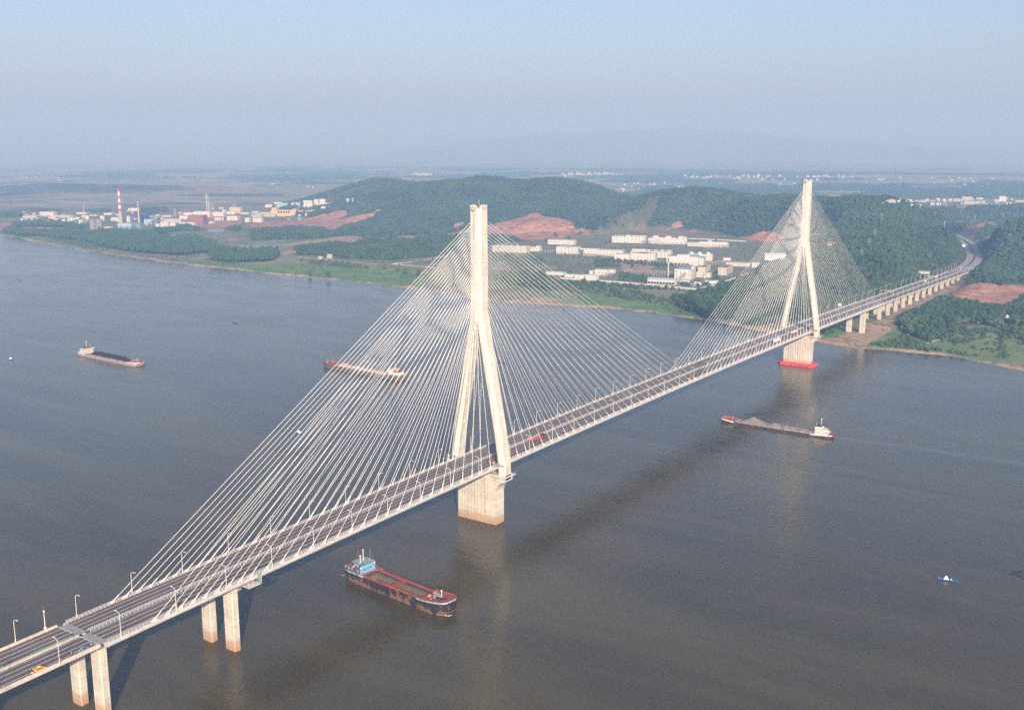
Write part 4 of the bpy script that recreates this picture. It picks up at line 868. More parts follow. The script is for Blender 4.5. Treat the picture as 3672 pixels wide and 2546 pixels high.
def truck(name,label,x,y,cabm,kind,rz=0):
    t=on_deck(name,label,'truck',x,y,rz)
    cab=MB(); profile_body(cab,[(6.2,.6),(8.4,.6),(8.5,1.6),(8.3,2.0),(7.9,3.3),(6.3,3.4)],1.22,1.12); cab.build('cab',cabm,t)
    MB().add([(-1.0,8.34,2.05),(1.0,8.34,2.05),(.95,7.96,3.1),(-.95,7.96,3.1)],[(0,1,2,3)]).build('windshield',GLASS,t)
    MB().box(-.5,.5,-8.2,6.4,.75,1.05).build('chassis',DARK,t)
    if kind=='box': MB().box(-1.25,1.25,-8.2,5.9,1.1,3.9).build('cargo_box',TRUCKW,t)
    elif kind=='flat':
        b=MB(); b.box(-1.25,1.25,-8.2,5.6,1.1,1.3); b.box(1.18,1.25,-8.2,5.6,1.3,1.75); b.box(-1.25,-1.18,-8.2,5.6,1.3,1.75); b.box(-1.25,1.25,-8.3,-8.2,1.0,1.8); b.build('flatbed',cabm,t)
        f=MB()
        for k in range(10): f.box(-1.1,1.1,-7.6+k*1.25,-7.3+k*1.25,1.31,1.5,0)
        f.box(-.9,.9,.5,4.8,1.31,2.1,0); f.build('cargo',RUST,t)
    else:
        q=[(1.2*math.cos(a),1.05*math.sin(a)) for a in [i*math.pi/8 for i in range(16)]]
        MB().loft([[(u,-8.0,2.15+w) for u,w in q],[(u*.98,-7.9,2.15+w) for u,w in q],[(u,5.6,2.15+w) for u,w in q]]).build('tank',TRUCKW,t); MB().box(-1.2,1.2,-8.4,-8.0,.9,3.0).build('rear_panel',YELLOW,t)
        MB().box(-1.1,1.1,.2,2.6,3.16,3.3).build('tank_hatch',GREY,t)
    wheels(t,(-1.0,1.0),(-6.8,-5.5,-4.2,3.0,4.3,7.4),.5,.45); return t
truck('flatbed_truck','red flatbed lorry on the near carriageway just past the front tower',5.2,64.0,RED,'flat')
truck_cab=[o for o in bpy.data.objects if o.parent and o.parent.name=='flatbed_truck' and o.name.startswith('cab')][0]; truck_cab.data.materials[0]=mat('dark_red_cab',(.16,.02,.025),.4,.15,1)
truck('box_truck','white box lorry on the near lanes before the far tower',9.2,540.0,TRUCKW,'box')
truck('tanker_truck','white tank lorry with red cab on the near lanes beside the far tower',5.4,605.0,RED,'tank')
def car(label,x,y,bodym):
    t=on_deck('car',label,'car',x,y,math.pi)
    profile_body(MB(),[(-2.2,.4),(2.2,.4),(2.3,.7),(1.4,.95),(.7,1.45),(-1.2,1.5),(-1.9,1.0),(-2.25,.9)],.88,.68).build('body',bodym,t)
    MB().add([(-.66,1.42,.97),(.66,1.42,.97),(.6,.76,1.42),(-.6,.76,1.42)],[(0,1,2,3)]).build('windshield',GLASS,t); wheels(t,(-.8,.8),(-1.35,1.4),.33)
def lorry(label,x,y):
    t=on_deck('delivery_truck',label,'truck',x,y,math.pi); MB().box(-1.1,1.1,-3.5,2.2,.9,3.1).build('cargo_box',TRUCKW,t); profile_body(MB(),[(2.3,.5),(3.9,.5),(4.0,1.4),(3.6,2.3),(2.3,2.4)],1.05,.98).build('cab',YELLOW,t); wheels(t,(-.9,.9),(-2.2,3.0),.42)
lorry('small white and yellow lorry on the far viaduct, nearer of the two',-5.5,1265); lorry('small white and yellow lorry on the far viaduct, farther of the two',-8.5,1355); car('dark car on the near lanes of the far viaduct',9,1385,mat('dark_car_paint',(.03,.035,.045),.3,.05,1,spec=.5))
# ================================================================ boats
def hull_material(name,dark,rust,amt):
    m=bpy.data.materials.new(name); m.use_nodes=True; n=m.node_tree; p=n.nodes['Principled BSDF']; p.inputs['Roughness'].default_value=.75
    tc=N(n,'ShaderNodeTexCoord').outputs['Object']; mp=N(n,'ShaderNodeMapping'); mp.inputs['Scale'].default_value=(.5,.5,.22); n.links.new(tc,mp.inputs[0])
    sp=N(n,'ShaderNodeSeparateXYZ'); n.links.new(tc,sp.inputs[0])
    a=noise(n,mp.outputs[0],.34,7,.72,.3); b=noise(n,tc,.9,5,.6)
    k=math_n(n,'ADD',a,math_n(n,'MULTIPLY',math_n(n,'SUBTRACT',1.0,ramp(n,sp.outputs[2],0,5)),.14)); f=ramp(n,k,.57-amt,.67-amt)
    c=mixc(n,f,mixc(n,b,tuple(x*.7 for x in dark),tuple(x*1.4 for x in dark)),mixc(n,ramp(n,b,.35,.65),rust,tuple(min(1,x*1.5) for x in rust)))
    n.links.new(c,p.inputs['Base Color']); return m
def outline(half,bow,stern,beam,nb=10,blunt=.5):
    """half plan outline from stern to bow tip: list of (x, halfbreadth)"""
    pts=[(-half,beam*.62)]+[(-half+stern*t,beam*(.62+.38*math.sin(t*math.pi/2))) for t in (.35,.7,1.0)]
    for k in range(1,nb+1):
        t=k/nb; pts.append((half-bow+bow*math.sin(t*math.pi/2)**1.0,beam*max(0.02,math.cos(t*math.pi/2)**blunt)))
    return pts
def hull_loft(mb,ol,zs,shr,sheer,m=0,cap=True,bow_x=None):
    rings=[]
    for z,s in zip(zs,shr):
        r=[]
        xm=max(p[0] for p in ol)
        for x,w in ol: r.append((x*(s if x>0 else .995*s+.005),-w*s,z+sheer(x)*max(0,z)/max(zs)))
        for x,w in ol[::-1]: r.append((x*(s if x>0 else .995*s+.005),w*s,z+sheer(x)*max(0,z)/max(zs)))
        rings.append(r)
    return mb.loft(rings,m,cap)
PANE=MB().box(-.45,.45,-.03,.03,-.35,.35).mesh('window',GLASS)
def ring_wall(mb,ol,x0,x1,z0f,h,th=.15,inset=.0,m=0):
    """bulwark along both sides between x0 and x1"""
    for s in (-1,1):
        p=[(x,w) for x,w in ol if x0<=x<=x1]
        for (xa,wa),(xb,wb) in zip(p[:-1],p[1:]):
            a0,b0=z0f(xa),z0f(xb); wi=lambda w:max(.02,w-th)
            mb.add([(xa,s*wa,a0),(xb,s*wb,b0),(xb,s*wb,b0+h),(xa,s*wa,a0+h),(xa,s*wi(wa),a0),(xb,s*wi(wb),b0),(xb,s*wi(wb),b0+h),(xa,s*wi(wa),a0+h)],[(0,1,2,3),(0,3,7,4),(1,5,6,2)],m).add([(xa,s*wa,a0+h),(xb,s*wb,b0+h),(xb,s*wi(wb),b0+h),(xa,s*wi(wa),a0+h),(xa,s*wi(wa),a0),(xb,s*wi(wb),b0)],[(0,1,2,3),(5,4,3,2)],m+1)
def hold_material():
    m=bpy.data.materials.new('worn_hold_steel'); m.use_nodes=True; n=m.node_tree; p=n.nodes['Principled BSDF']; p.inputs['Roughness'].default_value=.85
    tc=N(n,'ShaderNodeTexCoord').outputs['Object']; mp=N(n,'ShaderNodeMapping'); mp.inputs['Scale'].default_value=(1,1,.12); n.links.new(tc,mp.inputs[0])
    sp=N(n,'ShaderNodeSeparateXYZ'); n.links.new(tc,sp.inputs[0]); a=noise(n,mp.outputs[0],.9,6,.65); b=noise(n,tc,.5,4)
    top=ramp(n,math_n(n,'ADD',sp.outputs[2],math_n(n,'MULTIPLY',math_n(n,'SUBTRACT',a,.5),4.5)),2.2,4.6)
    c=mixc(n,ramp(n,a,.3,.7),(.10,.08,.058),(.185,.150,.105)); c=mixc(n,math_n(n,'MULTIPLY',top,.85),c,(.032,.027,.024)); c=mixc(n,math_n(n,'MULTIPLY',ramp(n,b,.58,.7),.5),c,(.16,.075,.04))
    n.links.new(c,p.inputs['Base Color']); return m
REDDECK=mat('red_oxide_deck',(.30,.065,.050),.8,.22,.6,col2=(.36,.095,.07)); BLUE=mat('sky_blue_paint',(.17,.44,.66),.5,.10,.8); BLUED=mat('deep_blue_paint',(.02,.15,.36),.5,.12,.8); PALEB=mat('worn_pale_blue',(.17,.30,.34),.6,.4,.7,col2=(.36,.41,.41)); REDDOOR=mat('red_door_paint',(.30,.045,.045),.5,.1,1)
HOLD=hold_material(); CREAM=mat('cream_paint',(.64,.61,.55),.5,.06,.6); FOAM=mat('foam',(.75,.73,.68),.7,.2,1.0); MASTW=mat('mast_white',(.8,.79,.75),.5,.05,1)
def foam(pts,label):
    mb=MB()
    for x,y,a,b,r in pts:
        vs=[(x+(a*math.cos(t)*math.cos(r)-b*math.sin(t)*math.sin(r))*(1+.25*math.sin(5*t+x)),y+(a*math.cos(t)*math.sin(r)+b*math.sin(t)*math.cos(r))*(1+.25*math.sin(5*t+x)),.03+.004*len(mb.f)) for t in [i*math.pi/9 for i in range(18)]]
        mb.add([(x,y,.22)]+vs,[(0,1+i,1+(i+1)%18) for i in range(18)])
    tag(mb.build('bow_foam',FOAM),kind='stuff')
def barge_empty():
    t=thing('cargo_barge','empty rusty black river barge with red decks and sky-blue wheelhouse in the foreground','barge',(33.8,-126.6,0),math.radians(-6.3))
    ol=outline(43,11.5,7,7.75,12,.42); sheer=lambda x: 1.6*smooth(24,42,x)+.0*x-.6*smooth(-26,-42,x)*0
    D=5.6; hm=hull_material('rusty_black_hull',(.022,.018,.018),(.17,.085,.048),.018)
    hull=hull_loft(MB(),ol,[-1.0,0.0,2.4,D],[.93,.955,.985,1.0],sheer,cap=False).build('hull',hm,t)
    # deck strips round the hold
    hx0,hx1,hw=-25.5,24.5,5.75; dz=lambda x:D+sheer(x)
    mb=MB()
    def strip(xs,inner):
        for s in (-1,1):
            for (xa,wa),(xb,wb) in zip(xs[:-1],xs[1:]): mb.add([(xa,s*inner,dz(xa)),(xb,s*inner,dz(xb)),(xb,s*max(wb,inner),dz(xb)),(xa,s*max(wa,inner),dz(xa))],[(0,1,2,3)])
    wat=lambda x: np.interp(x,[p[0] for p in ol],[p[1] for p in ol])
    xs=lambda a,b,n:[(x,float(wat(x))) for x in np.linspace(a,b,n)]
    strip(xs(hx0,hx1,12),hw); strip(xs(-43,hx0,8),0.0); strip(xs(hx1,43,16),0.0); mb.build('deck_plating',REDDECK,t)
    mb=MB(); zt=D+.55
    for s in (-1,1): mb.box(hx0,hx1,s*hw-.12,s*hw+.12,D-.3,zt)
    for x in (hx0,hx1): mb.box(x-.12,x+.12,-hw,hw,D-.3,zt)
    mb.build('hatch_coaming',REDDECK,t)
    mb=MB(); z0=.6
    mb.add([(hx0+1.5,-hw+.9,z0),(hx1-1.5,-hw+.9,z0),(hx1-1.5,hw-.9,z0),(hx0+1.5,hw-.9,z0)],[(0,1,2,3)])
    mb.add([(hx0,-hw,D),(hx1,-hw,D),(hx1,hw,D),(hx0,hw,D),(hx0+1.5,-hw+.9,z0),(hx1-1.5,-hw+.9,z0),(hx1-1.5,hw-.9,z0),(hx0+1.5,hw-.9,z0)],[(0,1,5,4),(1,2,6,5),(2,3,7,6),(3,0,4,7)]); 
    for k in range(1,17):
        x=hx0+(hx1-hx0)*k/17
        for s in (-1,1): mb.add([(x-.09,s*(hw-.02),D-.2),(x+.09,s*(hw-.02),D-.2),(x+.09,s*(hw-.86),z0),(x-.09,s*(hw-.86),z0),(x-.09,s*(hw-.25),D-.2),(x+.09,s*(hw-.25),D-.2),(x+.09,s*(hw-1.05),z0),(x-.09,s*(hw-1.05),z0)],[(4,5,6,7),(0,4,7,3),(1,2,6,5)])
    mb.build('cargo_hold',HOLD,t)
    mb=MB(); x=-1.0; mb.box(x-.9,x+.9,-hw,hw,D-.1,D+.5)
    for k in range(9): mb.box(x-1.0,x+1.0,-hw+.5+k*1.5,-hw+.68+k*1.5,D-1.0,D+.62)
    mb.build('cross_beam',REDDOOR,t)
    mb=MB(); ring_wall(mb,[(x,w) for x,w in xs(22.5,42.9,18)]+[(43,.1)],22,44,dz,1.0); ring_wall(mb,xs(-43,-22.5,9),-43,-22,dz,1.05); mb.box(-43.15,-43,-4.8,4.8,D,D+1.05)
    mb.build('bulwark',[PALEB,REDDECK],t)
    # bow house, mast, windlass, bollards
    b=MB(); b.box(30.4,31.2,-1.6,1.6,dz(31),dz(31)+2.0,0); b.add([(30.2,-2.2,dz(31)+2.0),(35.6,-1.2,dz(31)+2.0),(36.4,0,dz(31)+2.0),(35.6,1.2,dz(31)+2.0),(30.2,2.2,dz(31)+2.0)]+[(30.2,-2.2,dz(31)+2.2),(35.6,-1.2,dz(31)+2.2),(36.4,0,dz(31)+2.2),(35.6,1.2,dz(31)+2.2),(30.2,2.2,dz(31)+2.2)],[(9,8,7,6,5),(0,1,2,3,4),(0,5,6,1),(1,6,7,2),(2,7,8,3),(3,8,9,4),(4,9,5,0)],1)
    b.box(31.2,34.2,-1.0,1.0,dz(32),dz(32)+1.95,2); b.build('bow_shelter',[BLUE,GREY,DARK],t)
    MB().tube((34.6,0.6,dz(34)),(34.6,.6,dz(34)+5.2),.16,6).box(34.2,35.0,.2,1.0,dz(34)+4.4,dz(34)+5.0).build('bow_mast',MASTW,t)
    mb=MB().box(35.4,36.6,-1.3,1.3,dz(36),dz(36)+.8); mb.tube((36,-1.6,dz(36)+.7),(36,1.6,dz(36)+.7),.45,10); mb.tube((39,-.8,dz(39)),(39,-.8,dz(39)+.9),.2,6).tube((39,.8,dz(39)),(39,.8,dz(39)+.9),.2,6); mb.build('windlass',DARK,t)
    mb=MB().box(25.2,26.4,-1.0,.4,D,D+1.0).box(25.2,26.8,3.4,5.0,D,D+1.2).box(29,29.8,-3.2,-2.4,dz(30),dz(30)+.3); mb.build('deck_locker',mat('tan_crate',(.62,.42,.24),.7,.15,1),t)
    mb=MB().tube((42.0,-2.2,4.0),(43.6,-2.4,4.1),.35,8).tube((42.2,-2.0,7.2),(43.2,-2.1,4.3),.12,5); mb.build('anchor',RUST,t)
    MB().box(37.6,38.4,-6.15,-5.75,2.6,3.6).build('draught_plate',mat('orange_patch',(.70,.27,.08),.7,.15,1),t)
    # stern house
    z=D; lo=MB().box(-39.5,-27.4,-5.0,5.0,z,z+2.7).build('lower_house',BLUED,t)
    MB().box(-40.6,-26.9,-6.2,6.2,z+2.7,z+2.9).build('boat_deck',REDDECK,t)
    MB().box(-27.45,-27.1,-5.9,5.9,z,z+3.9).box(-27.5,-27.0,-4.9,4.9,z+3.9,z+5.2).build('bridge_front',BLUE,t)
    MB().box(-35.2,-27.5,-4.2,4.2,z+2.9,z+5.5).build('wheelhouse',BLUED,t)
    MB().box(-35.8,-26.5,-4.9,4.9,z+5.9,z+6.1).build('wheelhouse_roof',PALEB,t)
    MB().box(-35.2,-27.5,-4.15,4.15,z+5.5,z+5.9).box(-27.3,-26.98,-4.7,4.7,z+5.2,z+5.85).build('visor_window',GLASS,t)
    for y in (-2.6,2.6): inst('window',PANE,t,(-27.05,y,z+2.2),math.pi/2)
    mb=MB()   # painted sign between the front windows, unreadable strokes in the photo
    for k,y in enumerate((-.75,-.1,.55)): mb.box(-27.1,-27.06,y,y+.09,z+1.9,z+2.6).box(-27.1,-27.06,y+.25,y+.34,z+2.0,z+2.6).box(-27.1,-27.06,y,y+.4,z+2.25,z+2.33)
    mb.build('painted_sign',BLUED,t)
    for x0,m,nm in ((-38.6,BLUE,'side_panel'),(-35.8,BLUE,'side_panel'),(-33.0,REDDOOR,'door'),(-30.4,BLUE,'side_panel'),(-28.4,REDDOOR,'door')): MB().box(x0-.6,x0+.6,-5.08,-4.98,z+.3,z+2.35).build(nm,m,lo)
    for x0,m,nm in ((-33.6,BLUE,'side_panel'),(-31.4,BLUE,'side_panel'),(-28.7,REDDOOR,'door')): MB().box(x0-.8,x0+.8,-4.28,-4.18,z+3.2,z+5.2).build(nm,m,t)
    mb=MB()
    for x,y,h in ((-30,-3.2,4.6),(-31.5,.4,6.8)): mb.tube((x,y,z+6.1),(x,y,z+6.1+h),.22,6); mb.box(x-.35,x+.35,y-.35,y+.35,z+5.6+h,z+6.2+h)
    mb.build('signal_mast',MASTW,t); mb=MB()
    for x,y,h in ((-33,-3.6,4.0),(-29,-2.8,2.2),(-28.4,2.2,2),(-28.2,3,2.4),(-29,3.6,6.5),(-30,4.6,6.2),(-28,4.7,3),(-34,1,3)): mb.tube((x,y,z+6.1),(x,y,z+6.1+h),.05,4)
    mb.build('antenna',GREY,t); MB().tube((-35,0,z+6),(-35,0,z+11),.05,4).box(-35.9,-35,-.02,.02,z+9.7,z+10.9,1).build('flag',[GREY,RED],t)
    for c in ((-27.0,-5.4,z+3.9),(-27.0,5.4,z+4.4),(-33.5,-5.7,z+3.3)): MB().dome((c[0],c[1],c[2]),.5,.7,8,3).build('search_light',MASTW,t)
    mb=MB(); a=[(-40.2,3.6+.0,z+2.9)]; 
    for k in range(14): 
        w0=2*math.pi*k/14; w1=2*math.pi*(k+1)/14; mb.tube((-39.6+1.4*math.cos(w0),2.4,z+4.4+1.4*math.sin(w0)),(-39.6+1.4*math.cos(w1),2.4,z+4.4+1.4*math.sin(w1)),.16,5)
    mb.tube((-41,2,z),(-41,2,z+4.5),.18,5).tube((-38.6,2,z+2.9),(-41,2,z+4.6),.14,5); mb.build('stern_davit',mat('dark_red_steel',(.10,.03,.03),.7,.2,1),t)
    MB().box(-42.2,-40.2,-3.5,3.5,z,z+1.6).build('engine_casing',REDDOOR,t)
    foam([(75.0,-134.5,2.6,.32,.12),(76.8,-132.9,1.2,.35,.75),(-10.8,-126.5,1.3,.35,.2)],'foam')
barge_empty()
def pile(mb,cx,cy,r,h,z0,wmax,seed,n=26):
    rg=np.random.default_rng(seed); rings=[]
    for k in range(7):
        f=k/6; rings.append([(cx+r*(1-f)*math.cos(a)*(1+rg.uniform(-.05,.05)),cy+max(-wmax,min(wmax,r*(1-f)*math.sin(a)*(1+rg.uniform(-.05,.05)))),z0+h*(f**.96)) for a in [2*math.pi*i/n for i in range(n)]])
    return mb.loft(rings)
def laden_barge(label,loc,rz,half,beam,fb,hullm,deckm,coam,cargo_fn,cargom,house,bow_dark=None,housez=2.4):
    t=thing('cargo_barge',label,'barge',loc,rz); ol=outline(half,half*.2,half*.12,beam,12,.5); sheer=lambda x:1.5*smooth(half*.62,half*.98,x)+.8*smooth(half*.6,half*.95,-x)
    hull_loft(MB(),ol,[-1.0,0,fb*.5,fb],[.95,.97,.99,1.0],sheer,cap=False).build('hull',hullm,t)
    wat=lambda x: float(np.interp(x,[p[0] for p in ol],[p[1] for p in ol])); dz=lambda x:fb+sheer(x)
    mb=MB(); xs=np.linspace(-half,half*.995,50)
    for xa,xb in zip(xs[:-1],xs[1:]): mb.add([(xa,-wat(xa),dz(xa)),(xb,-wat(xb),dz(xb)),(xb,wat(xb),dz(xb)),(xa,wat(xa),dz(xa))],[(0,1,2,3)])
    mb.build('deck_plating',deckm,t)
    x0,x1,hw=-half*.62,half*.70,beam*.80; mb=MB()
    for s in (-1,1): mb.box(x0,x1,s*hw-.18,s*hw+.18,fb-.2,fb+1.5)
    for x in (x0,x1): mb.box(x-.18,x+.18,-hw,hw,fb-.2,fb+1.5)
    mb.build('hatch_coaming',coam,t); MB().box(x0+.2,x1-.2,-hw+.2,hw-.2,fb-.1,fb+.06).build('cargo_hold',DARK,t)
    mb=MB(); cargo_fn(mb,x0+.6,x1-.6,hw-.5,fb+.06); mb.build('cargo',cargom,t,smooth=False)
    mb=MB(); ring_wall(mb,[(x,wat(x)) for x in np.linspace(half*.72,half*.999,12)],0,half*2,dz,1.0); ring_wall(mb,[(x,wat(x)) for x in np.linspace(-half,-half*.64,8)],-half*2,0,dz,.9); mb.build('bulwark',[coam if bow_dark is None else bow_dark,deckm],t)
    return t,dz
def house(t,x0,x1,w,z,floors,wall,roofm,band=None,wing=True,mast=6.5,step=0.10):
    n=floors; h=2.6; L_=x1-x0
    for k in range(n):
        a=x0+L_*step*k*1.4; b=x1-L_*.02*k
        MB().box(a,b,-w*(1-.06*k),w*(1-.06*k),z+h*k,z+h*(k+1)).build('deckhouse',band if (band and k==0) else wall,t)
        MB().box(a-.5,b+.35,-w*(1-.06*k)-.5,w*(1-.06*k)+.5,z+h*(k+1)-.02,z+h*(k+1)+.2).build('house_deck',wall,t)
        for q in range(max(2,int(w*1.1))):
            y=-w*.8+1.6*w*q/(max(2,int(w*1.1))-1); inst('window',PANE,t,(b+.02,y,z+h*k+1.6),math.pi/2)
        for q in range(max(2,int(L_/3))):
            xx=a+1.2+(b-a-2.4)*q/max(1,int(L_/3)-1); inst('window',PANE,t,(xx,-w*(1-.06*k)-.02,z+h*k+1.6))
    zt=z+h*n; a=x0+L_*.5; MB().box(a,x1-.1,-w*.82,w*.82,zt+.2,zt+2.3).build('wheelhouse',wall,t); MB().box(a-.4,x1+.4,-w*.95,w*.95,zt+2.3,zt+2.5).build('wheelhouse_roof',roofm,t)
    MB().box(x1-.12,x1-.02,-w*.74,w*.74,zt+1.1,zt+1.9).box(a+.4,x1-.6,-w*.84,-w*.82+.01,zt+1.1,zt+1.9).build('visor_window',GLASS,t)
    if wing: MB().box(x1-1.8,x1,-w*1.3,w*1.3,zt+.2,zt+1.0).build('bridge_wing',wall,t)
    m=MB().tube((a+1.2,0,zt+2.5),(a+1.2,0,zt+2.5+mast),.2,5).box(a+.9,a+1.5,-1.4,1.4,zt+1.5+mast,zt+1.7+mast).tube((x1-1,w*.5,zt+2.5),(x1-1,w*.5,zt+4.6),.12,4).box(x1-1.1,x1-.9,w*.5-.7,w*.5+.7,zt+4.2,zt+4.4); m.build('signal_mast',MASTW,t)
    MB().tube((x0+1.2,-.8,z+h*n),(x0+1.2,-.8,z+h*n+2.4),.5,8).build('funnel',DARK,t)
GRAVEL=mat('gravel',(.23,.20,.185),.95,.18,1.5); COAL=mat('coal',(.018,.018,.02),.8,.4,.9); SAND=mat('wet_sand',(.47,.37,.29),.95,.1,.4)
BLACKH=hull_material('black_hull',(.03,.025,.028),(.10,.045,.04),-.02); GREYH=hull_material('pale_grey_hull',(.34,.30,.29),(.36,.22,.17),-.08); BROWNH=hull_material('brown_hull',(.10,.09,.08),(.12,.085,.07),-.02)
def gravel_cargo(mb,x0,x1,w,z):
    for cx,r,h,sd in ((x1-15,15.5,7.0,1),(x1-36,10.5,4.6,2),(x1-46.5,8.5,3.6,3),(x1-52,8.0,3.4,4),(x1-62,9.5,3.1,5),(x1-70,8.5,2.8,6)): pile(mb,cx,0,r,h,z,w,sd)
t,dz=laden_barge('long low barge carrying grey gravel heaps, white wheelhouse at its right end',(84.0,344.2,0),math.radians(180.3),53.5,6.6,1.3,BLACKH,REDDECK,mat('pink_white_coaming',(.26,.18,.17),.6,.25,.5,col2=(.38,.33,.31)),gravel_cargo,GRAVEL,None,MASTW)
house(t,-49,-37.5,4.4,dz(-44),2,CREAM,DARK,None,False,7.0); MB().box(38.5,40.5,-1.2,1.2,dz(39),dz(39)+1.2).build('deck_locker',BLUED,t); MB().tube((42,0,dz(42)),(42,0,dz(42)+4),.12,5).tube((50,0,dz(50)),(50,0,dz(50)+2.6),.1,4).build('bow_mast',MASTW,t)
MB().box(50-.05,50.05,0,1.0,dz(50)+1.9,dz(50)+2.6).build('flag',RED,t); MB().box(-53,-50.2,-4,4,dz(-52),dz(-52)+1.3).build('engine_casing',REDDOOR,t)
def coal_cargo(mb,x0,x1,w,z):
    rg=np.random.default_rng(5); n=42; rows=[]
    for i in range(n+1):
        f=i/n; x=x0+(x1-x0)*f; hh=(4.6+.9*math.sin(f*31)*.5+rg.uniform(-.4,.4))*min(1,f*9,(1-f)*6); rows.append([(x+rg.uniform(-.3,.3),w*g*(1 if abs(g)<1 else 1),z+hh*max(0,(1-abs(g)**1.6))*(1+rg.uniform(-.10,.10))) for g in np.linspace(-1,1,13)])
    vs=[p for r in rows for p in r]; mb.add(vs,[(i*13+j,(i+1)*13+j,(i+1)*13+j+1,i*13+j+1) for i in range(n) for j in range(12)])
t,dz=laden_barge('pale grey barge heaped with black coal, cream multi-deck wheelhouse at its left end',(-709.0,192.6,0),math.radians(-2.0),65,8.6,2.4,GREYH,REDDECK,mat('grey_red_coaming',(.30,.20,.19),.7,.3,.4),coal_cargo,COAL,None,CREAM)
house(t,-58,-46,6.2,dz(-50),2,CREAM,REDDECK,None,True,7.5); mb=MB()
for k in range(9): mb.box(-38+k*9.5-.2,-38+k*9.5+.2,-8.75,-8.55,.8,2.5)
mb.build('tyre_fender',TYRE,t); MB().tube((57,0,dz(57)),(57,0,dz(57)+5.5),.14,5).build('bow_mast',MASTW,t)
MB().dome((61.5,-4.2,1.8),.9,1.3,8,3).dome((64.2,0,2.0),.8,1.3,8,3).build('anchor_boss',MASTW,t)
def sand_cargo(mb,x0,x1,w,z):
    rg=np.random.default_rng(8); n=60; rows=[]
    for i in range(n+1):
        f=i/n; x=x0+(x1-x0)*f; hh=2.6+1.6*math.exp(-((f-.86)/.09)**2)+1.1*math.exp(-((f-.62)/.07)**2)+.6*math.exp(-((f-.35)/.1)**2); hh*=min(1,f*14,(1-f)*14); rows.append([(x,w*g,z+hh*max(0,(1-abs(g)**2.2))+rg.uniform(-.05,.05)) for g in np.linspace(-1,1,11)])
    vs=[p for r in rows for p in r]; mb.add(vs,[(i*11+j,(i+1)*11+j,(i+1)*11+j+1,i*11+j+1) for i in range(n) for j in range(10)])
t,dz=laden_barge('brown barge loaded with pale sand seen behind the front fan of cables',(-397.5,312.6,0),math.radians(176.2),66.5,8.6,2.6,BROWNH,REDDECK,mat('brown_coaming',(.20,.16,.14),.7,.2,.5),sand_cargo,SAND,None,mat('dull_red_bulwark',(.12,.05,.05),.6,.25,.5))
house(t,-60,-43,6.0,dz(-50),2,CREAM,CREAM,mat('green_paint',(.05,.26,.15),.5,.1,.8),True,6.0); MB().box(-58,-50,-4.5,4.5,dz(-54)+5.3,dz(-54)+6.6).build('engine_casing',REDDOOR,t); MB().tube((60,3,dz(60)),(60,3,dz(60)+4),.12,5).tube((56,-2,dz(56)),(56,-2,dz(56)+5),.12,5).build('bow_mast',MASTW,t)
def sampan(label,x,y,rz,L_,w,hm,kind,cm):
    t=thing('small_boat',label,'boat',(x,y,0),rz); rings=[]
    sec=[(-.5,.45,.62),(-.42,.8,.5),(-.2,1,.42),(.15,1,.42),(.38,.6,.58),(.5,.12,.85)]
    out=lambda f,z:[(f0*L_,s*wf*w/2*f,(zz*z if z>0 else z)) for s in (-1,) for f0,wf,zz in sec]+[(f0*L_,wf*w/2*f,(zz*z if z>0 else z)) for f0,wf,zz in sec[::-1]]
    MB().loft([out(.7,-.3),out(1,1.7),out(.86,1.7),out(.6,.35)]).build('hull',hm,t)
    if kind=='tent': MB().add([(-.22*L_,-w*.42,.7),(.06*L_,-w*.42,.7),(.06*L_,w*.42,.7),(-.22*L_,w*.42,.7),(-.10*L_,0,2.7),(-.05*L_,0,2.7)],[(0,1,5,4),(1,2,5),(2,3,4,5),(3,0,4)]).build('tent_cover',cm,t); MB().dome((.17*L_,0,.6),.5,.7,8,3).build('bundle',cm,t)
    else: MB().lathe([(.35,.5),(.42,1.0),(.3,1.5),(.16,1.65),(.2,1.9),(.05,2.1)],8).build('canopy',cm,t)
    mb=MB(); 
    for f in (-.3,.0,.24): mb.box(f*L_-.12,f*L_+.12,-w*.4,w*.4,.5,.6)
    mb.build('thwart',GREY,t); return t
BOATB=mat('boat_blue',(.015,.10,.33),.45,.15,1); BOATD=mat('boat_dark_blue',(.03,.06,.14),.5,.15,1); REDCL=mat('red_cloth',(.65,.05,.05),.7,.1,2)
sampan('bright blue open boat with a white tent on the brown water at right',293.5,73.5,math.radians(12),11.0,2.6,BOATB,'tent',TRUCKW)
sampan('blue boat with a white tent seen through the long front cables',-268.7,85.5,math.radians(-12),12,2.8,BOATB,'tent',TRUCKW)
sampan('dark blue boat with a red figure just right of the front tower legs',-299.5,448,math.radians(-8),13,3,BOATD,'red',REDCL)
sampan('tiny dark boat near the upper left bend of the river',-1552,567,math.radians(0),13,4,BOATD,'red',REDCL)
sampan('small dark boat with a white tent at the left edge of the river',-812,124,math.radians(-10),12,4,BOATD,'tent',TRUCKW)
sampan('small dark blue boat alone in mid river above the front cables',-792,460,math.radians(-10),12,3,BOATD,'red',BOATD)
sampan('tiny dark boat almost hidden behind the upper front cables',-642,689,math.radians(-10),10,3,BOATD,'tent',BOATD)
tt=thing('dark_patch','dark blue-green patch of flat lumps at the right edge of the water','weed',(329,107,0),0); mb=MB(); rg=np.random.default_rng(3)  # dark blue-green patch built from low domes on the water
for k in range(60):
    a=rg.uniform(0,6.3); q=rg.uniform(0,1)**.5; r=rg.uniform(.5,1.5); x,y=q*6.5*math.cos(a),q*7.5*math.sin(a); mb.dome((x,y,-.05),r,rg.uniform(.05,.3),7,2)
mb.build('patch_lumps',mat('dark_blue_green',(.015,.045,.04),.8,.3,.8),tt)

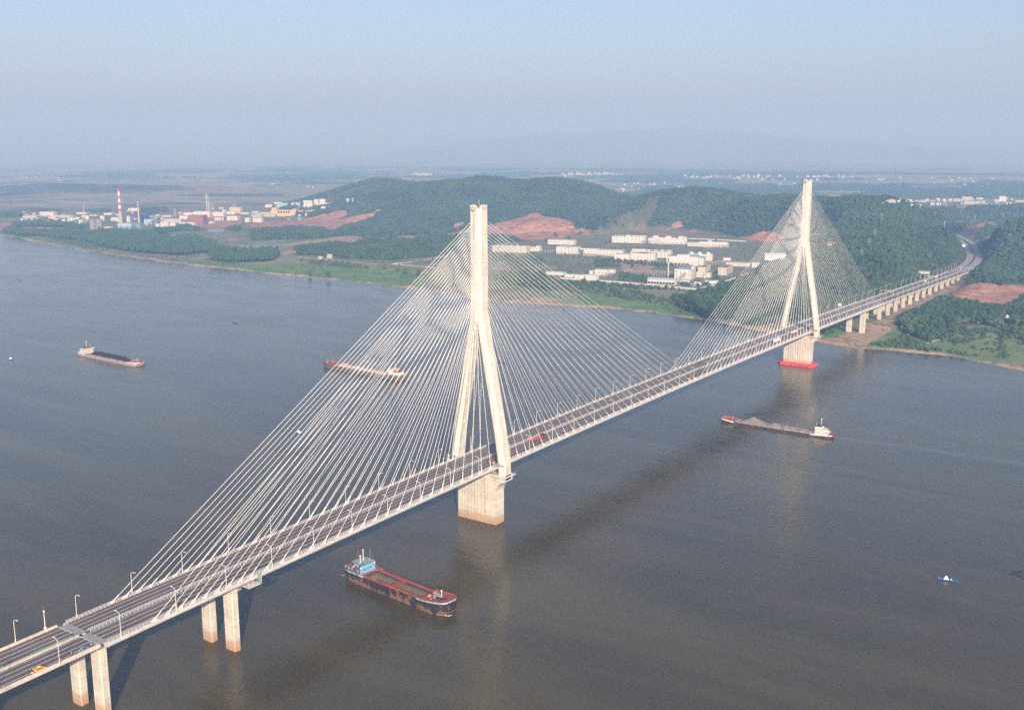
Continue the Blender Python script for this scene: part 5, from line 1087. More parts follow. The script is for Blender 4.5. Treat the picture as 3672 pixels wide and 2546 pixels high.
WAKE=water_material('wake_water',(.092,.080,.052));  # paler base colour paints in the sky reflected along the wakes
for x0,y0,ang,ln,w0,w1 in ((-775,194,178,700,7,26),(140,345,1,420,5,16),(-336,309,-4,260,5,14)):
    mb=MB(); a=math.radians(ang); rows=[]
    for k in range(25):
        f=k/24; d=ln*f; w=w0+(w1-w0)*f; c=(x0+d*math.cos(a),y0+d*math.sin(a)+6*math.sin(f*5)); rows.append([(c[0]-q*w*math.sin(a),c[1]+q*w*math.cos(a),.10*(1-abs(q))*(1-f)+.012) for q in (-1,-.5,0,.5,1)])
    vs=[p for r in rows for p in r]; mb.add(vs,[(i*5+j,i*5+j+1,(i+1)*5+j+1,(i+1)*5+j) for i in range(24) for j in range(4)]); tag(mb.build('wake',WAKE,smooth=True),kind='stuff')
# ================================================================ buildings
WALLS={'white':mat('white_wall',(.56,.55,.52),.75,.06,.25),'cream':mat('cream_wall',(.53,.49,.41),.75,.06,.25),'ochre':mat('ochre_wall',(.54,.40,.23),.75,.1,.15),'grey':mat('grey_wall',(.40,.40,.40),.8,.1,.15),'tan':mat('tan_wall',(.52,.44,.33),.8,.12,.15),
 'blue':mat('blue_cladding',(.14,.27,.44),.6,.08,.2),'brick':mat('red_brown_cladding',(.24,.105,.095),.8,.15,.12),'teal':mat('teal_cladding',(.26,.48,.52),.7,.1,.2),'dark':mat('dark_cladding',(.09,.095,.11),.7,.2,.2),'olive':mat('olive_concrete',(.23,.23,.19),.85,.15,.15),'purple':mat('purple_roof',(.22,.08,.13),.7,.1,.2)}
ROOF=mat('flat_roof',(.36,.34,.31),.9,.2,.1); ROOFD=mat('dark_flat_roof',(.17,.165,.16),.9,.2,.1); ROOFB=mat('blue_sheet_roof',(.16,.30,.50),.5,.15,.2); ROOFL=mat('pale_blue_sheet_roof',(.46,.54,.60),.5,.1,.15)
WIN=MB().box(-.9,.9,-.08,.04,-.7,.7).mesh('window',GLASS)
def building(name,label,cat,x,y,rz,L_,Wd,H,wall='white',roof=None,floors=0,bays=0,sb=0,group=None,kind='flat',extra=None,z=None):
    """x,y: front left corner on the ground; front runs along local +x, depth along +y"""
    if z is None:
        ca,sa=math.cos(rz),math.sin(rz); q=[(0,0),(L_,0),(0,Wd),(L_,Wd)]; hs=height(np.array([x+a*ca-b*sa for a,b in q]),np.array([y+a*sa+b*ca for a,b in q])); z=float(hs.max()); dn=float(hs.max()-hs.min())+1
    else: dn=2
    t=thing(name,label,cat,(x,y,z),rz,group); w=WALLS[wall]; r=roof or ROOF
    if kind=='flat':
        mb=MB().box(0,L_,0,Wd,-dn,H-.5); pt=.35
        for a,b,c,d in ((0,L_,0,pt),(0,L_,Wd-pt,Wd),(0,pt,pt,Wd-pt),(L_-pt,L_,pt,Wd-pt)): mb.box(a,b,c,d,H-.5,H+.6)
        mb.build('wall',w,t); MB().box(pt,L_-pt,pt,Wd-pt,H-.45,H-.1).build('roof',r,t)
    elif kind=='gable':
        e=min(Wd*.14,3.0); MB().add([(0,0,-dn),(L_,0,-dn),(L_,Wd,-dn),(0,Wd,-dn),(0,0,H),(L_,0,H),(L_,Wd,H),(0,Wd,H),(0,Wd/2,H+e),(L_,Wd/2,H+e)],[(0,1,5,4),(2,3,7,6),(1,2,6,9,5),(3,0,4,8,7)]).build('wall',w,t)
        MB().add([(-.5,-.5,H-.05),(L_+.5,-.5,H-.05),(L_+.5,Wd/2,H+e+.15),(-.5,Wd/2,H+e+.15),(L_+.5,Wd+.5,H-.05),(-.5,Wd+.5,H-.05)],[(0,1,2,3),(3,2,4,5)]).build('roof',r,t)
    if floors:
        fh=(H-1.2)/floors
        for k in range(floors):
            for b in range(bays): inst('window',WIN,t,((b+.5)*L_/bays,0,fh*(k+.6)))
            for b in range(sb): inst('window',WIN,t,(L_,(b+.5)*Wd/sb,fh*(k+.6)),math.pi/2)
    if extra: extra(t,L_,Wd,H)
    return t
def at_px(p): return wp(*p)
def pen(x0,x1,y0,y1,h): 
    def f(t,L_,Wd,H): MB().box(L_*x0,L_*x1,Wd*y0,Wd*y1,H-.2,H+h).build('penthouse',WALLS['white'],t)
    return f
def vents(n,h=1.8,y0=.25,y1=.75):
    def f(t,L_,Wd,H):
        for k in range(n): MB().box(L_*(k+.3)/n,L_*(k+.7)/n,Wd*y0,Wd*y1,H-.2,H+h).build('roof_vent',WALLS['white'],t)
    return f
def both(*fs):
    def f(*a): 
        for g in fs: g(*a)
    return f
def sheet(m,x0=.05,x1=.95,y0=.1,y1=.9):
    def f(t,L_,Wd,H): MB().box(L_*x0,L_*x1,Wd*y0,Wd*y1,H-.05,H+.9).build('roof_light',m,t)
    return f
def openings(n,x0,x1,h):
    def f(t,L_,Wd,H):
        for k in range(n): a=L_*(x0+(x1-x0)*(k+.12)/n); b=L_*(x0+(x1-x0)*(k+.88)/n); MB().box(a,b,-.05,.3,.2,h).build('loading_bay',DARK,t)
    return f
def columns(n,h):
    def f(t,L_,Wd,H):
        MB().box(.3,L_-.3,-.06,.4,.8,h).build('open_bay',DARK,t)
        for k in range(n+1): MB().box(L_*k/n-.35,L_*k/n+.35,-.25,.3,0,h).build('column',WALLS['white'],t)
        MB().box(0,L_,-.2,.3,-.3,.9).build('plinth',WALLS['white'],t)
    return f
D18=math.radians(18.5); GW='white factory blocks below the hills'
def fac(zf,p,rz,L_,Wd,H,label,**k):
    P=wp(*zf([p])[0]); return building(k.pop('name','factory_building'),label,k.pop('cat','building'),P[0],P[1],rz,L_,Wd,H,group=GW,**k)
fac(zH,(62,222),D18,86,40,15.5,'three-storey white factory block at the back left of the estate, with roof penthouse',floors=3,bays=9,sb=4,extra=both(pen(.42,.52,.2,.5,4),pen(.55,.98,.55,.95,1.5)))
fac(zH,(640,236),D18,97,34,13.0,'long white factory block with three roof vents and corner tower at the back',floors=2,bays=12,sb=5,extra=both(vents(3,5,.5,.9),pen(.93,1.0,.0,.35,5),pen(.1,.7,.3,.6,1.5)))
fac(zH,(1260,278),D18,100,26,7.5,'long low white block with a raised roof strip, rightmost in the back row',floors=1,bays=12,extra=both(pen(.28,.97,.35,.8,3),pen(.50,.58,.4,.8,6)))
fac(zI,(1012,216),D18*.8,70,22,10,'white block with a single row of windows beneath the bare red hill',floors=1,bays=12,roof=ROOF)
fac(zI,(1128,350),D18*.8,52,26,16,'tall boxy white block between the low striped block and the long window-row block',floors=3,bays=6,sb=3,extra=sheet(ROOFB,.5,.62,-.08,.02))
fac(zI,(1505,372),D18,90,26,12.5,'long white two-storey block with a full row of windows left of the blue-patched block',floors=2,bays=17,sb=3,extra=pen(-.12,.35,.5,1.0,2))
fac(zI,(250,318),D18*.8,86,30,13,'wide cream-white block seen through the right fan of the front tower',floors=2,bays=14,wall='cream',extra=vents(5,1.5))
fac(zI,(745,312),D18*.8,28,20,9,'small white block right of the wide one behind the front cables',floors=2,bays=3,extra=pen(.7,1,.1,.5,4))
fac(zH,(102,506),D18,38,28,13,'plain white block with one row of windows joined to the blue-patched block',floors=1,bays=4)
fac(zH,(352,516),D18,54,32,16.5,'white three-storey block with a dark blue patch on its roof',floors=3,bays=8,sb=3,extra=both(sheet(mat('navy_roof_sheet',(.03,.07,.28),.5,.1,.2),.3,.65,.3,.8),pen(.86,1,.0,.25,2)))
fac(zH,(360,452),D18,90,34,13,'long cream block with roof dormers behind the blue-patched block',floors=2,bays=10,sb=3,wall='cream',extra=both(vents(6,2.2,.6,.85),pen(-.0,.35,.5,.9,3)))
fac(zH,(928,578),D18,66,42,17.5,'big windowless white hall with a blue roof and dark loading bays',extra=both(openings(5,.12,.72,4.5),sheet(ROOFB,.06,.94,.35,.98),vents(1,3)),sb=0)
fac(zH,(1362,574),D18,20,50,13.5,'white office wing with side windows at the right end of the windowless hall',floors=3,bays=2,sb=6)
fac(zH,(1255,505),D18,54,24,13.5,'cream hall with a blue roof edge behind the windowless hall',floors=2,sb=3,bays=0,wall='cream',extra=both(sheet(ROOFB,.02,.88,.55,.98),vents(3,5,.1,.3)))
fac(zH,(1870,592),D18*.8,50,20,6.5,'low hall with a wide dark roof at the right of the estate',roof=ROOFD,wall='cream')
fac(zH,(1428,694),math.radians(11),14,48,10,'low cream wing with a dark flat roof and an open bay side',roof=ROOFD,wall='cream',floors=1,sb=6)
fac(zH,(1745,738),math.radians(11),16,62,14,'cream three-storey office with a dark flat roof near the corner of the wall',roof=ROOFD,wall='cream',floors=3,bays=2,sb=9)
fac(zH,(1400,770),math.radians(11),27,12,8,'blank cream annexe behind the water tank',wall='cream',extra=pen(0,.4,.2,.7,2))
fac(zH,(1052,800),math.radians(11),32,34,18,'square four-storey white block with a blue roof beside the chimney',floors=4,bays=4,sb=5,extra=both(sheet(ROOFB,.03,.80,.1,.8),pen(.84,1,.6,.98,4)))
def shed_roof(t,L_,Wd,H): MB().add([(-.6,-.8,H+.6),(L_+.6,-.8,H+.6),(L_+.6,Wd*.5,H+2.6),(-.6,Wd*.5,H+2.6),(L_+.6,Wd+.8,H+.6),(-.6,Wd+.8,H+.6)],[(0,1,2,3),(3,2,4,5)]).build('sheet_roof',ROOFL,t)
fac(zH,(625,882),math.radians(11),50,18,8.6,'long white shed on open columns with a pale blue roof in front of the chimney',name='storage_shed',cat='shed',extra=both(columns(9,4.8),shed_roof))
fac(zH,(1150,856),math.radians(11),16,8,3,'low white lean-to below the inclined conveyor'); fac(zH,(1362,893),math.radians(11),13,7,4,'small white hut left of the water tank'); fac(zH,(1312,918),math.radians(11),7,5,4,'smallest white hut in the corner of the wall',)
fac(zH,(1540,868),math.radians(20),23,9,4,'low white workshop behind the water tank stand',kind='gable',roof=ROOFL); fac(zH,(1830,505),D18,16,8,4.5,'little white pump house right of the cream hall')
# sewage works in front of the left blocks
fac(zI,(978,632),math.radians(10),37,18,4,'low white settling basin building with blue covers at the left of the waterworks',extra=sheet(ROOFL,.3,.85,.3,.7)); fac(zI,(1245,668),math.radians(10),19,14,5,'low white basin block with a blue cover in the waterworks',extra=sheet(ROOFB,.05,.95,.5,.95)); fac(zI,(1380,684),math.radians(10),21,13,6,'white basin block with a sloping stair in the waterworks',extra=sheet(ROOFB,.05,.5,.5,.95))
fac(zI,(1530,700),math.radians(10),22,15,7.5,'blank white block at the right of the waterworks'); fac(zI,(1655,640),math.radians(10),26,13,10,'tallest white block of the waterworks with small windows',floors=1,bays=4); fac(zI,(1842,612),math.radians(10),13,10,6,'low white extension right of the waterworks')
def tanks(zf,pts,r,h,wall,label,group=None,dome=True):
    for i,p in enumerate(pts):
        P=wp(*zf([p])[0]); z=float(P[2]); l=label[i] if isinstance(label,list) else label
        t=thing('storage_tank',l,'tank',(P[0],P[1],z-.5),0,group); MB().lathe([(r,0),(r,h)],20).build('shell',WALLS[wall],t); mb=MB()
        (mb.dome((0,0,h),r*.99,r*.28,20,4) if dome else mb.lathe([(r*1.01,h-.2),(r*1.01,h+.25),(r*.2,h+.9)],20)).build('tank_roof',WALLS[wall],t)
tanks(zI,[(1595,628),(1615,629),(1636,630)],1.6,8,'white','white upright tank, one of three in a row in the waterworks','three white upright tanks'); tanks(zI,[(1352,612),(1374,612)],2.2,8,'dark','dark grey upright tank, one of a pair in the waterworks','two dark upright tanks')
def stack(zf,p,h,r0,r1,label,bands=None,m='tan',name='chimney'):
    P=wp(*zf([p])[0]); z=float(P[2]); t=thing(name,label,'chimney',(P[0],P[1],z-1),0)
    f=lambda q:r0+(r1-r0)*q
    b=bands or [(0,1,m)]
    for a,c,mm in b: MB().lathe([(f(a),h*a),(f(c),h*c)],18).build('shaft' if mm==m or bands is None else 'painted_band',WALLS[mm] if mm in WALLS else {'red':RED,'w':WHITE}[mm],t)
    return t
stack(zH,(955,772),37,1.7,1.2,'slim brown chimney with a darker top behind the open shed',[(0,.8,'tan'),(.8,1,'brick')])
def conveyor(zf,p,q,h0,h1,w,label,m='white',legs=5):
    A=wp(*zf([p])[0]);B=wp(*zf([q])[0]); t=thing('conveyor_gallery',label,'conveyor',(A[0],A[1],float(A[2])),math.atan2(B[1]-A[1],B[0]-A[0])); Lh=math.hypot(B[1]-A[1],B[0]-A[0]); dz=float(B[2]-A[2])
    MB().add([(0,-w,h0),(Lh,-w,dz+h1),(Lh,w,dz+h1),(0,w,h0),(0,-w,h0+3),(Lh,-w,dz+h1+3),(Lh,w,dz+h1+3),(0,w,h0+3)],[(3,2,1,0),(4,5,6,7),(0,1,5,4),(1,2,6,5),(2,3,7,6),(3,0,4,7)]).build('gallery',WALLS[m] if m in WALLS else m,t)
    for k in range(legs):
        f=(k+.5)/legs; 
        for s in (-1,1): MB().tube((Lh*f-1,s*w,-2),(Lh*f,s*w*.7,h0+(dz+h1-h0)*f),.3,5).build('trestle',GREY,t)
conveyor(zH,(1115,850),(1250,800),1.0,13.0,2.2,'inclined grey conveyor gallery climbing to the square white block','grey',3)
P=wp(*zH([(1528,872)])[0]); t=thing('water_tank','silver water tank on a steel stand near the corner of the factory wall','tank',(P[0],P[1],float(P[2])),0)
for a in range(4): MB().tube((2.6*math.cos(a*1.57+.8),2.6*math.sin(a*1.57+.8),-1),(2.4*math.cos(a*1.57+.8),2.4*math.sin(a*1.57+.8),10),.25,5).build('leg',GREY,t)
MB().lathe([(.6,8.2),(3.2,10),(3.2,17),(2.6,17.6)],14).build('tank_shell',mat('galvanised',(.36,.42,.50),.4,.1,.5),t)
def rack(zf,p,q,h,n,label,w=1.6,m=None):
    A=wp(*zf([p])[0]);B=wp(*zf([q])[0]); t=thing('pipe_rack',label,'pipe rack',(A[0],A[1],float(A[2])),math.atan2(B[1]-A[1],B[0]-A[0])); Lh=math.hypot(B[1]-A[1],B[0]-A[0]); dz=float(B[2]-A[2])
    mb=MB()
    for k in range(n+1):
        f=k/n
        for s in (-1,1): mb.box(Lh*f-.25,Lh*f+.25,s*w-.25,s*w+.25,dz*f-1.5,dz*f+h)
        mb.box(Lh*f-.2,Lh*f+.2,-w,w,dz*f+h-.4,dz*f+h)
    mb.build('portal_frame',m or WALLS['grey'],t); mb=MB()
    for s in (-.9,-.3,.3,.9): mb.tube((0,s*w,h+.2),(Lh,s*w,dz+h+.2),.22,5)
    mb.tube((0,-w,h*.75),(Lh,-w,dz+h*.75),.15,4); mb.build('pipe',WALLS['grey'],t)
GP_='pipe racks of the white factory'
for a,b,h,n,l in (((225,705),(590,735),7,9,'long pipe rack crossing the lawn left of the chimney'),((590,735),(1000,770),9.5,9,'tall pipe rack running behind the slim chimney'),((630,560),(930,585),9,6,'pipe rack between the blue-patched block and the windowless hall'),((930,588),(1380,605),8,8,'pipe rack in front of the windowless hall'),((545,238),(830,255),8,8,'pipe rack below the back row of blocks, left half'),((840,260),(1260,285),7,9,'pipe rack below the back row of blocks, right half'),((1265,292),(1900,318),8,14,'pipe rack before the low white block with a raised strip'),((1530,350),(1910,300),7,9,'blue-grey pipe rack slanting back to the low white block'),((1560,600),(1870,560),7,7,'pipe rack from the office wing to the low dark-roofed hall')):
    rack(zH,a,b,h,n,l)
for a,b,h,n,l in (((900,335),(1130,340),6,6,'pipe rack between the two blocks behind the front cables'),((1140,358),(1500,370),6,8,'pipe rack at the foot of the tall boxy white block'),((1500,375),(1920,392),6,10,'pipe rack at the foot of the long window-row block'),((1690,690),(1890,650),6,6,'frame shelter at the right end of the waterworks')): rack(zI,a,b,h,n,l)
def fence_wall(zf,pts,label,h=2.6,m='white',th=.5):
    P=[wp(*p) for p in zf(pts)]; o=thing('boundary_wall',label,'wall',tuple(P[0]),0); mb=MB(); b=P[0]
    for A,B in zip(P[:-1],P[1:]):
        n=max(1,int(math.hypot(B[0]-A[0],B[1]-A[1])/20)); 
        for k in range(n):
            a=A+(B-A)*k/n; c=A+(B-A)*(k+1)/n; za=float(height(np.array([a[0]]),np.array([a[1]]))[0]); zc=float(height(np.array([c[0]]),np.array([c[1]]))[0])
            d=np.array([c[0]-a[0],c[1]-a[1]]); d/=np.hypot(*d); nx_,ny_=-d[1]*th,d[0]*th
            q=[(a[0]-nx_-b[0],a[1]-ny_-b[1]),(c[0]-nx_-b[0],c[1]-ny_-b[1]),(c[0]+nx_-b[0],c[1]+ny_-b[1]),(a[0]+nx_-b[0],a[1]+ny_-b[1])]; zz=[za,zc,zc,za]
            mb.add([(x,y,z-1-b[2]) for (x,y),z in zip(q,zz)]+[(x,y,z+h-b[2]) for (x,y),z in zip(q,zz)],[(4,5,6,7),(0,1,5,4),(1,2,6,5),(2,3,7,6),(3,0,4,7)])
    mb.build('wall',WALLS[m],o)
fence_wall(zH,[(-760,800),(-300,825),(0,848),(400,880),(700,908),(1000,935),(1300,962),(1400,970),(1470,965),(1750,882),(2110,765),(2260,715),(2420,660)],'long white boundary wall running round the front of the factory estate')
fence_wall(zG,[(970,250),(1200,258),(1380,270),(1770,290)],'thin white wall behind the cables on both sides of the far tower',3.0); fence_wall(zH,[(1280,165),(1700,185)],'low white wall at the foot of the hill behind the factory',2.6); fence_wall(zH,[(1740,185),(2190,210)],'low white wall at the foot of the hill, right piece',2.6); fence_wall(zB,[(1460,1142),(1560,1135),(1960,1075)],'white wall of a bare plot on the left bank, upper side',.9); fence_wall(zB,[(1460,1142),(1890,1185)],'white wall of a bare plot on the left bank, lower side',.9)
t=thing('post_fence','row of short white posts across the factory lawn behind the front cables','fence',tuple(wp(*zI([(330,480)])[0])),0); b=np.array(t.location)
for k in range(22):
    P=wp(*zI([(330+k*38,482+k*3.4)])[0])-b; MB().box(P[0]-.25,P[0]+.25,P[1]-.25,P[1]+.25,P[2]-.5,P[2]+6).build('post',WALLS['white'],t)
def track(zf,pts,w,mat_,name='path'):
    P=[wp(*p) for p in zf(pts)]; Q=[P[0]]
    for A,B in zip(P[:-1],P[1:]):
        n=max(1,int(np.hypot(*(B-A)[:2])/12)); Q+=[A+(B-A)*(k+1)/n for k in range(n)]
    x=np.array([q[0] for q in Q]); y=np.array([q[1] for q in Q]); tx=np.gradient(x); ty=np.gradient(y); l=np.hypot(tx,ty)+1e-6; nx_,ny_=ty/l,-tx/l
    mb=MB(); ring=[]
    for s in (-1,0,1): ring.append([(a,b,float(c)+.35) for a,b,c in zip(x+nx_*w*s,y+ny_*w*s,height(x+nx_*w*s,y+ny_*w*s))])
    n=len(Q); vs=[p for r in ring for p in r]; mb.add(vs,[(j*n+i,j*n+i+1,(j+1)*n+i+1,(j+1)*n+i) for j in range(2) for i in range(n-1)]); mb.build(name,mat_)['kind']='structure'
DIRT=mat('dirt_track',(.50,.38,.27),.95,.12,.05); PALE=mat('pale_road',(.46,.42,.37),.9,.1,.05)
track(zB,[(420,1062),(600,1085),(800,1102),(1000,1120),(1250,1142),(1480,1150),(1700,1165),(1890,1180)],3.5,DIRT); track(zH,[(-760,815),(0,862),(700,922),(1300,975),(1480,985),(1760,900),(2110,790),(2420,685)],4.5,PALE,'road'); track(zH,[(0,545),(350,560),(700,575),(1000,600)],2,PALE); track(zH,[(300,290),(520,255)],2.2,PALE); track(zH,[(1800,395),(2300,415)],2.2,PALE); track(zH,[(1860,310),(2045,275)],2.2,PALE)
track(zK,[(1660,790),(1700,745),(1790,705)],2.5,PALE); track(zB,[(0,925),(300,905),(560,880),(660,872)],3,DIRT); track(zI,[(640,620),(960,650),(1180,690),(1500,715)],3,PALE); track(zE,[(1610,460),(1790,400)],2,DIRT); track(zJ,[(1500,1230),(1700,1110),(1960,950),(1990,900)],4,DIRT)
# white blocks behind the far tower's near fan
fac(zG,(440,640),math.radians(24),28,16,8,'white hall half hidden by the left cables of the far tower'); fac(zG,(650,610),math.radians(30),40,22,10,'bright white hall behind the left cables of the far tower, the larger one',roof=ROOFL,kind='gable'); fac(zG,(1015,608),math.radians(30),12,8,4,'small white building between the cables and the far tower leg')
fs=wp(*zJ([(1300,490)])[0]); building('farm_shed','white and purple roofed shed among trees left of the far viaduct','shed',fs[0],fs[1],math.radians(5),20,8,2.6,'white',WALLS['purple'],kind='gable',z=float(fs[2])+.3,extra=lambda t,L_,Wd,H: MB().box(L_*.4,L_*1.02,-1.2,Wd*.6,H-.2,H+.3).build('awning',WALLS['white'],t))
GH='small houses among the trees on the right bank'
for p,L_,Wd,H,kd,l,f in (((1957,308),10,7,6.5,'flat','white two-storey house with dark windows among trees on the right bank',2),((2032,270),9,6,3,'gable','white gabled hut above and right of the two-storey white house',0),((2165,288),10,7,4,'flat','white hut with a small tower at the right edge of the wood',0),((1800,246),13,7,4,'gable','dark grey roofed hut deep in the wood, left of the white huts',0)):
    q=wp(*zE([p])[0]); building('house',l,'house',q[0],q[1],math.radians(14),L_,Wd,H,'white' if 'dark grey' not in l else 'grey',ROOFD if 'dark grey' in l else ROOFL,f,4 if f else 0,0,GH,kd,(lambda t,L_,Wd,H: MB().box(1,5,1,5,H-.5,H+3).build('roof_turret',WALLS['white'],t)) if 'tower' in l else None)
q=wp(*zB([(785,1085)])[0]); building('brick_hut','small pale two-storey hut on the left bank by the dirt road','house',q[0],q[1],.2,10,7,8.5,'cream',ROOFD,2,2,0); q=wp(*zB([(695,1088)])[0]); building('brick_hut','tiny hut left of the pale two-storey hut by the dirt road','house',q[0],q[1],.2,8,6,4,'tan',ROOFD)
q=wp(*zK([(1490,862)])[0]); t=thing('billboard','white billboard beside the left lanes of the curving road','billboard',(q[0],q[1],float(q[2])),.3)
for s in (-5,0,5): MB().tube((s,0,-1),(s,0,5),.3,5).build('post',GREY,t)
MB().box(-9,9,-.2,.2,4,10).build('board',TRUCKW,t)
# ================================================================ chemical works on the left bank
GI='works buildings on the far left bank'
A20=math.radians(24)
def plant_b(zf,xl,xr,yb,yt,wall,label,floors=0,bays=0,depth=22,roof=None,kind='flat',extra=None,rz=A20,group=GI,name='works_building'):
    a=zf([(xl,yb),(xr,yb),(xl,yt)]); P=wp(*a[0]); D=math.hypot(P[0]-CAM[0],P[1]-CAM[1]); s=D/FPX
    cosv=abs(math.cos(rz-math.atan2(CR[1],CR[0]))); W_=max(4,(a[1][0]-a[0][0])*s/max(.5,cosv)-depth*.25); H=max(3,(a[0][1]-a[2][1])*s-depth*.05)
    return building(name,label,'building',P[0],P[1],rz,W_,depth,H,wall,roof,floors,bays,0,group,kind,extra)
def plant_t(zf,xl,xr,yb,yt,wall,label,dome=True,group='storage tanks of the left works'):
    a=zf([(xl,yb),(xr,yb),(xl,yt)]); P=wp((a[0][0]+a[1][0])/2,a[0][1]); s=math.hypot(P[0]-CAM[0],P[1]-CAM[1])/FPX; r=(a[1][0]-a[0][0])*s/2; h=(a[0][1]-a[2][1])*s-r*.28*(1 if dome else 0)
    tanks(zO,[((a[0][0]+a[1][0])/2,a[0][1]-1)],r,max(2,h),wall,label,group,dome)
def plant_s(zf,x,yb,yt,w,label,m='tan',bands=None,taper=.7):
    a=zf([(x,yb),(x,yt)]); P=wp(*a[0]); s=math.hypot(P[0]-CAM[0],P[1]-CAM[1])/FPX; r=w*s/2/4.604
    return stack(zO,a[0],(a[0][1]-a[1][1])*s,r,r*taper,label,bands,m)
plant_s(zL,1997,642,120,50,'tall chimney with red and white bands over a grey shaft','grey',[(0,.345,'grey'),(.345,.425,'red'),(.425,.53,'w'),(.53,.61,'red'),(.61,.72,'w'),(.72,.80,'red'),(.80,.915,'w'),(.915,1,'red')],.66)
plant_s(zM,455,642,310,28,'shorter slim chimney with a red and white top beside the blue steel frame','tan',[(0,.72,'tan'),(.72,.80,'red'),(.80,.86,'w'),(.86,.93,'red'),(.93,.97,'w'),(.97,1,'red')],.62)
plant_s(zL,1390,468,340,9,'thin pale mast standing in the fields left of the red and white chimney','white',None,.8)
for x,yb,yt,w,l in ((1577,445,172,20,'taller one of the twin silver process columns'),(1605,448,203,17,'shorter one of the twin silver process columns'),(1628,450,300,9,'thin silver column right of the twin columns'),(1660,450,305,7,'thinnest silver column right of the twin columns'),(1690,450,330,6,'short thin column at the right of the process columns'),(1053,555,412,13,'grey stack with a pale top left of the red-brown block'),(1025,540,478,10,'short stack beside the grey stack')): plant_s(zM,x,yb,yt,w,l,'grey',None,.85)
for x,yb,yt,w,l in ((1997,392,330,9,'left one of three vents over the open frame building'),(2025,392,328,9,'middle one of three vents over the open frame building'),(2052,392,325,9,'right one of three vents over the open frame building')): plant_s(zM,x,yb,yt,w,l,'grey',None,.9)
for x,yb,yt,w,l in ((1787,252,198,15,'left white tower tank on the long white block'),(1812,252,198,15,'right white tower tank on the long white block'),(2145,228,138,14,'slim pale column on the wooded slope, farthest right of the works'),(955,258,212,18,'short pink and white vessel on a round white roof'),(1238,335,295,14,'small white vessel left of the lattice mast')): plant_s(zN,x,yb,yt,w,l,'white',None,.95)
for a in ((655,905,532,468,'white','white office block with rows of windows left of the red and white chimney',3,9),(380,660,572,528,'grey','long low grey-white shed at the far left of the works',0,0),(800,945,592,545,'tan','tan hall with tall openings below the white office block',1,6),(1830,1990,612,560,'white','long pale hall behind the red and white chimney',1,6),(1710,1826,762,712,'white','small white house in front of the grey silos',2,4),(1945,2215,748,650,'blue','big power house with a blue base left of the conveyors',0,0),(900,1180,560,520,'grey','grey sheds right of the white office block',0,0),(1715,1860,512,482,'white','low white sheds behind the white tanks',0,0),(520,560,600,560,'white','small white block at the left end of the dark conveyor',0,0),(340,400,600,572,'white','little white hut at the far left',0,0),(1100,1220,560,525,'teal','pale green shed in the middle of the works',0,0),(1260,1440,500,470,'tan','low tan sheds behind the tank farm',0,0)):
    ex=None
    if a[4]=='blue': ex=lambda t,L_,Wd,H: (MB().box(-.1,L_+.1,-.12,Wd+.1,H*.52,H+.2).build('upper_cladding',WALLS['grey'],t),MB().box(L_*.2,L_*.3,-.2,.2,0,H*.3).build('gate',DARK,t))
    plant_b(zL,*a[:6],floors=a[6],bays=a[7],extra=ex,depth=40 if a[4]=='blue' else 22)
for a in ((885,960,630,583,'left one of two white domed tanks beside the dark conveyor'),(1025,1087,648,588,'right one of two white domed tanks beside the dark conveyor'),(1132,1240,622,562,'wide white domed tank above the rising conveyor'),(1245,1330,602,552,'white domed tank at the head of the rising conveyor'),(1350,1420,575,520,'white domed tank behind the head of the conveyor'),(1415,1480,592,525,'white domed tank against the grey silos'),(1490,1540,570,515,'white domed tank behind the grey silos, left'),(1545,1625,570,517,'white domed tank behind the grey silos, right'),(1645,1732,614,533,'large white tank right of the grey silos')): plant_t(zL,a[0],a[1],a[2],a[3],'white',a[4])
plant_t(zL,1492,1585,748,600,'olive','left one of two big olive grey silos',False); plant_t(zL,1590,1698,750,597,'olive','right one of two big olive grey silos',False); plant_t(zL,1640,1655,610,560,'dark','small dark tank behind the big silos',False); plant_t(zL,1742,1822,608,540,'dark','dark grey tank right of the large white tank',False); plant_t(zL,1485,1640,640,545,'dark','wide dark tank behind the olive silos',False)
conveyor(zL,(620,600),(1010,650),10,4,3,'dark conveyor sloping down to the middle of the coal yard','dark',5); conveyor(zL,(1010,700),(1410,690),2,26,4,'dark conveyor rising to the olive silos','dark',7)
for x0,l in ((560,'dark transfer tower at the left end of the dark conveyor'),(1310,'grey steel tower under the head of the rising conveyor')): plant_b(zL,x0,x0+80,690 if x0>1000 else 640,585,'dark' if x0<1000 else 'grey',l,floors=3,bays=3,depth=14)
tanks(zL,[(1140,690),(1200,692),(1255,692),(1325,705)],4.2,22,'white',['first white silo under the rising conveyor','second white silo under the rising conveyor','third white silo under the rising conveyor','tallest white silo under the rising conveyor'],'white silos under the conveyor')
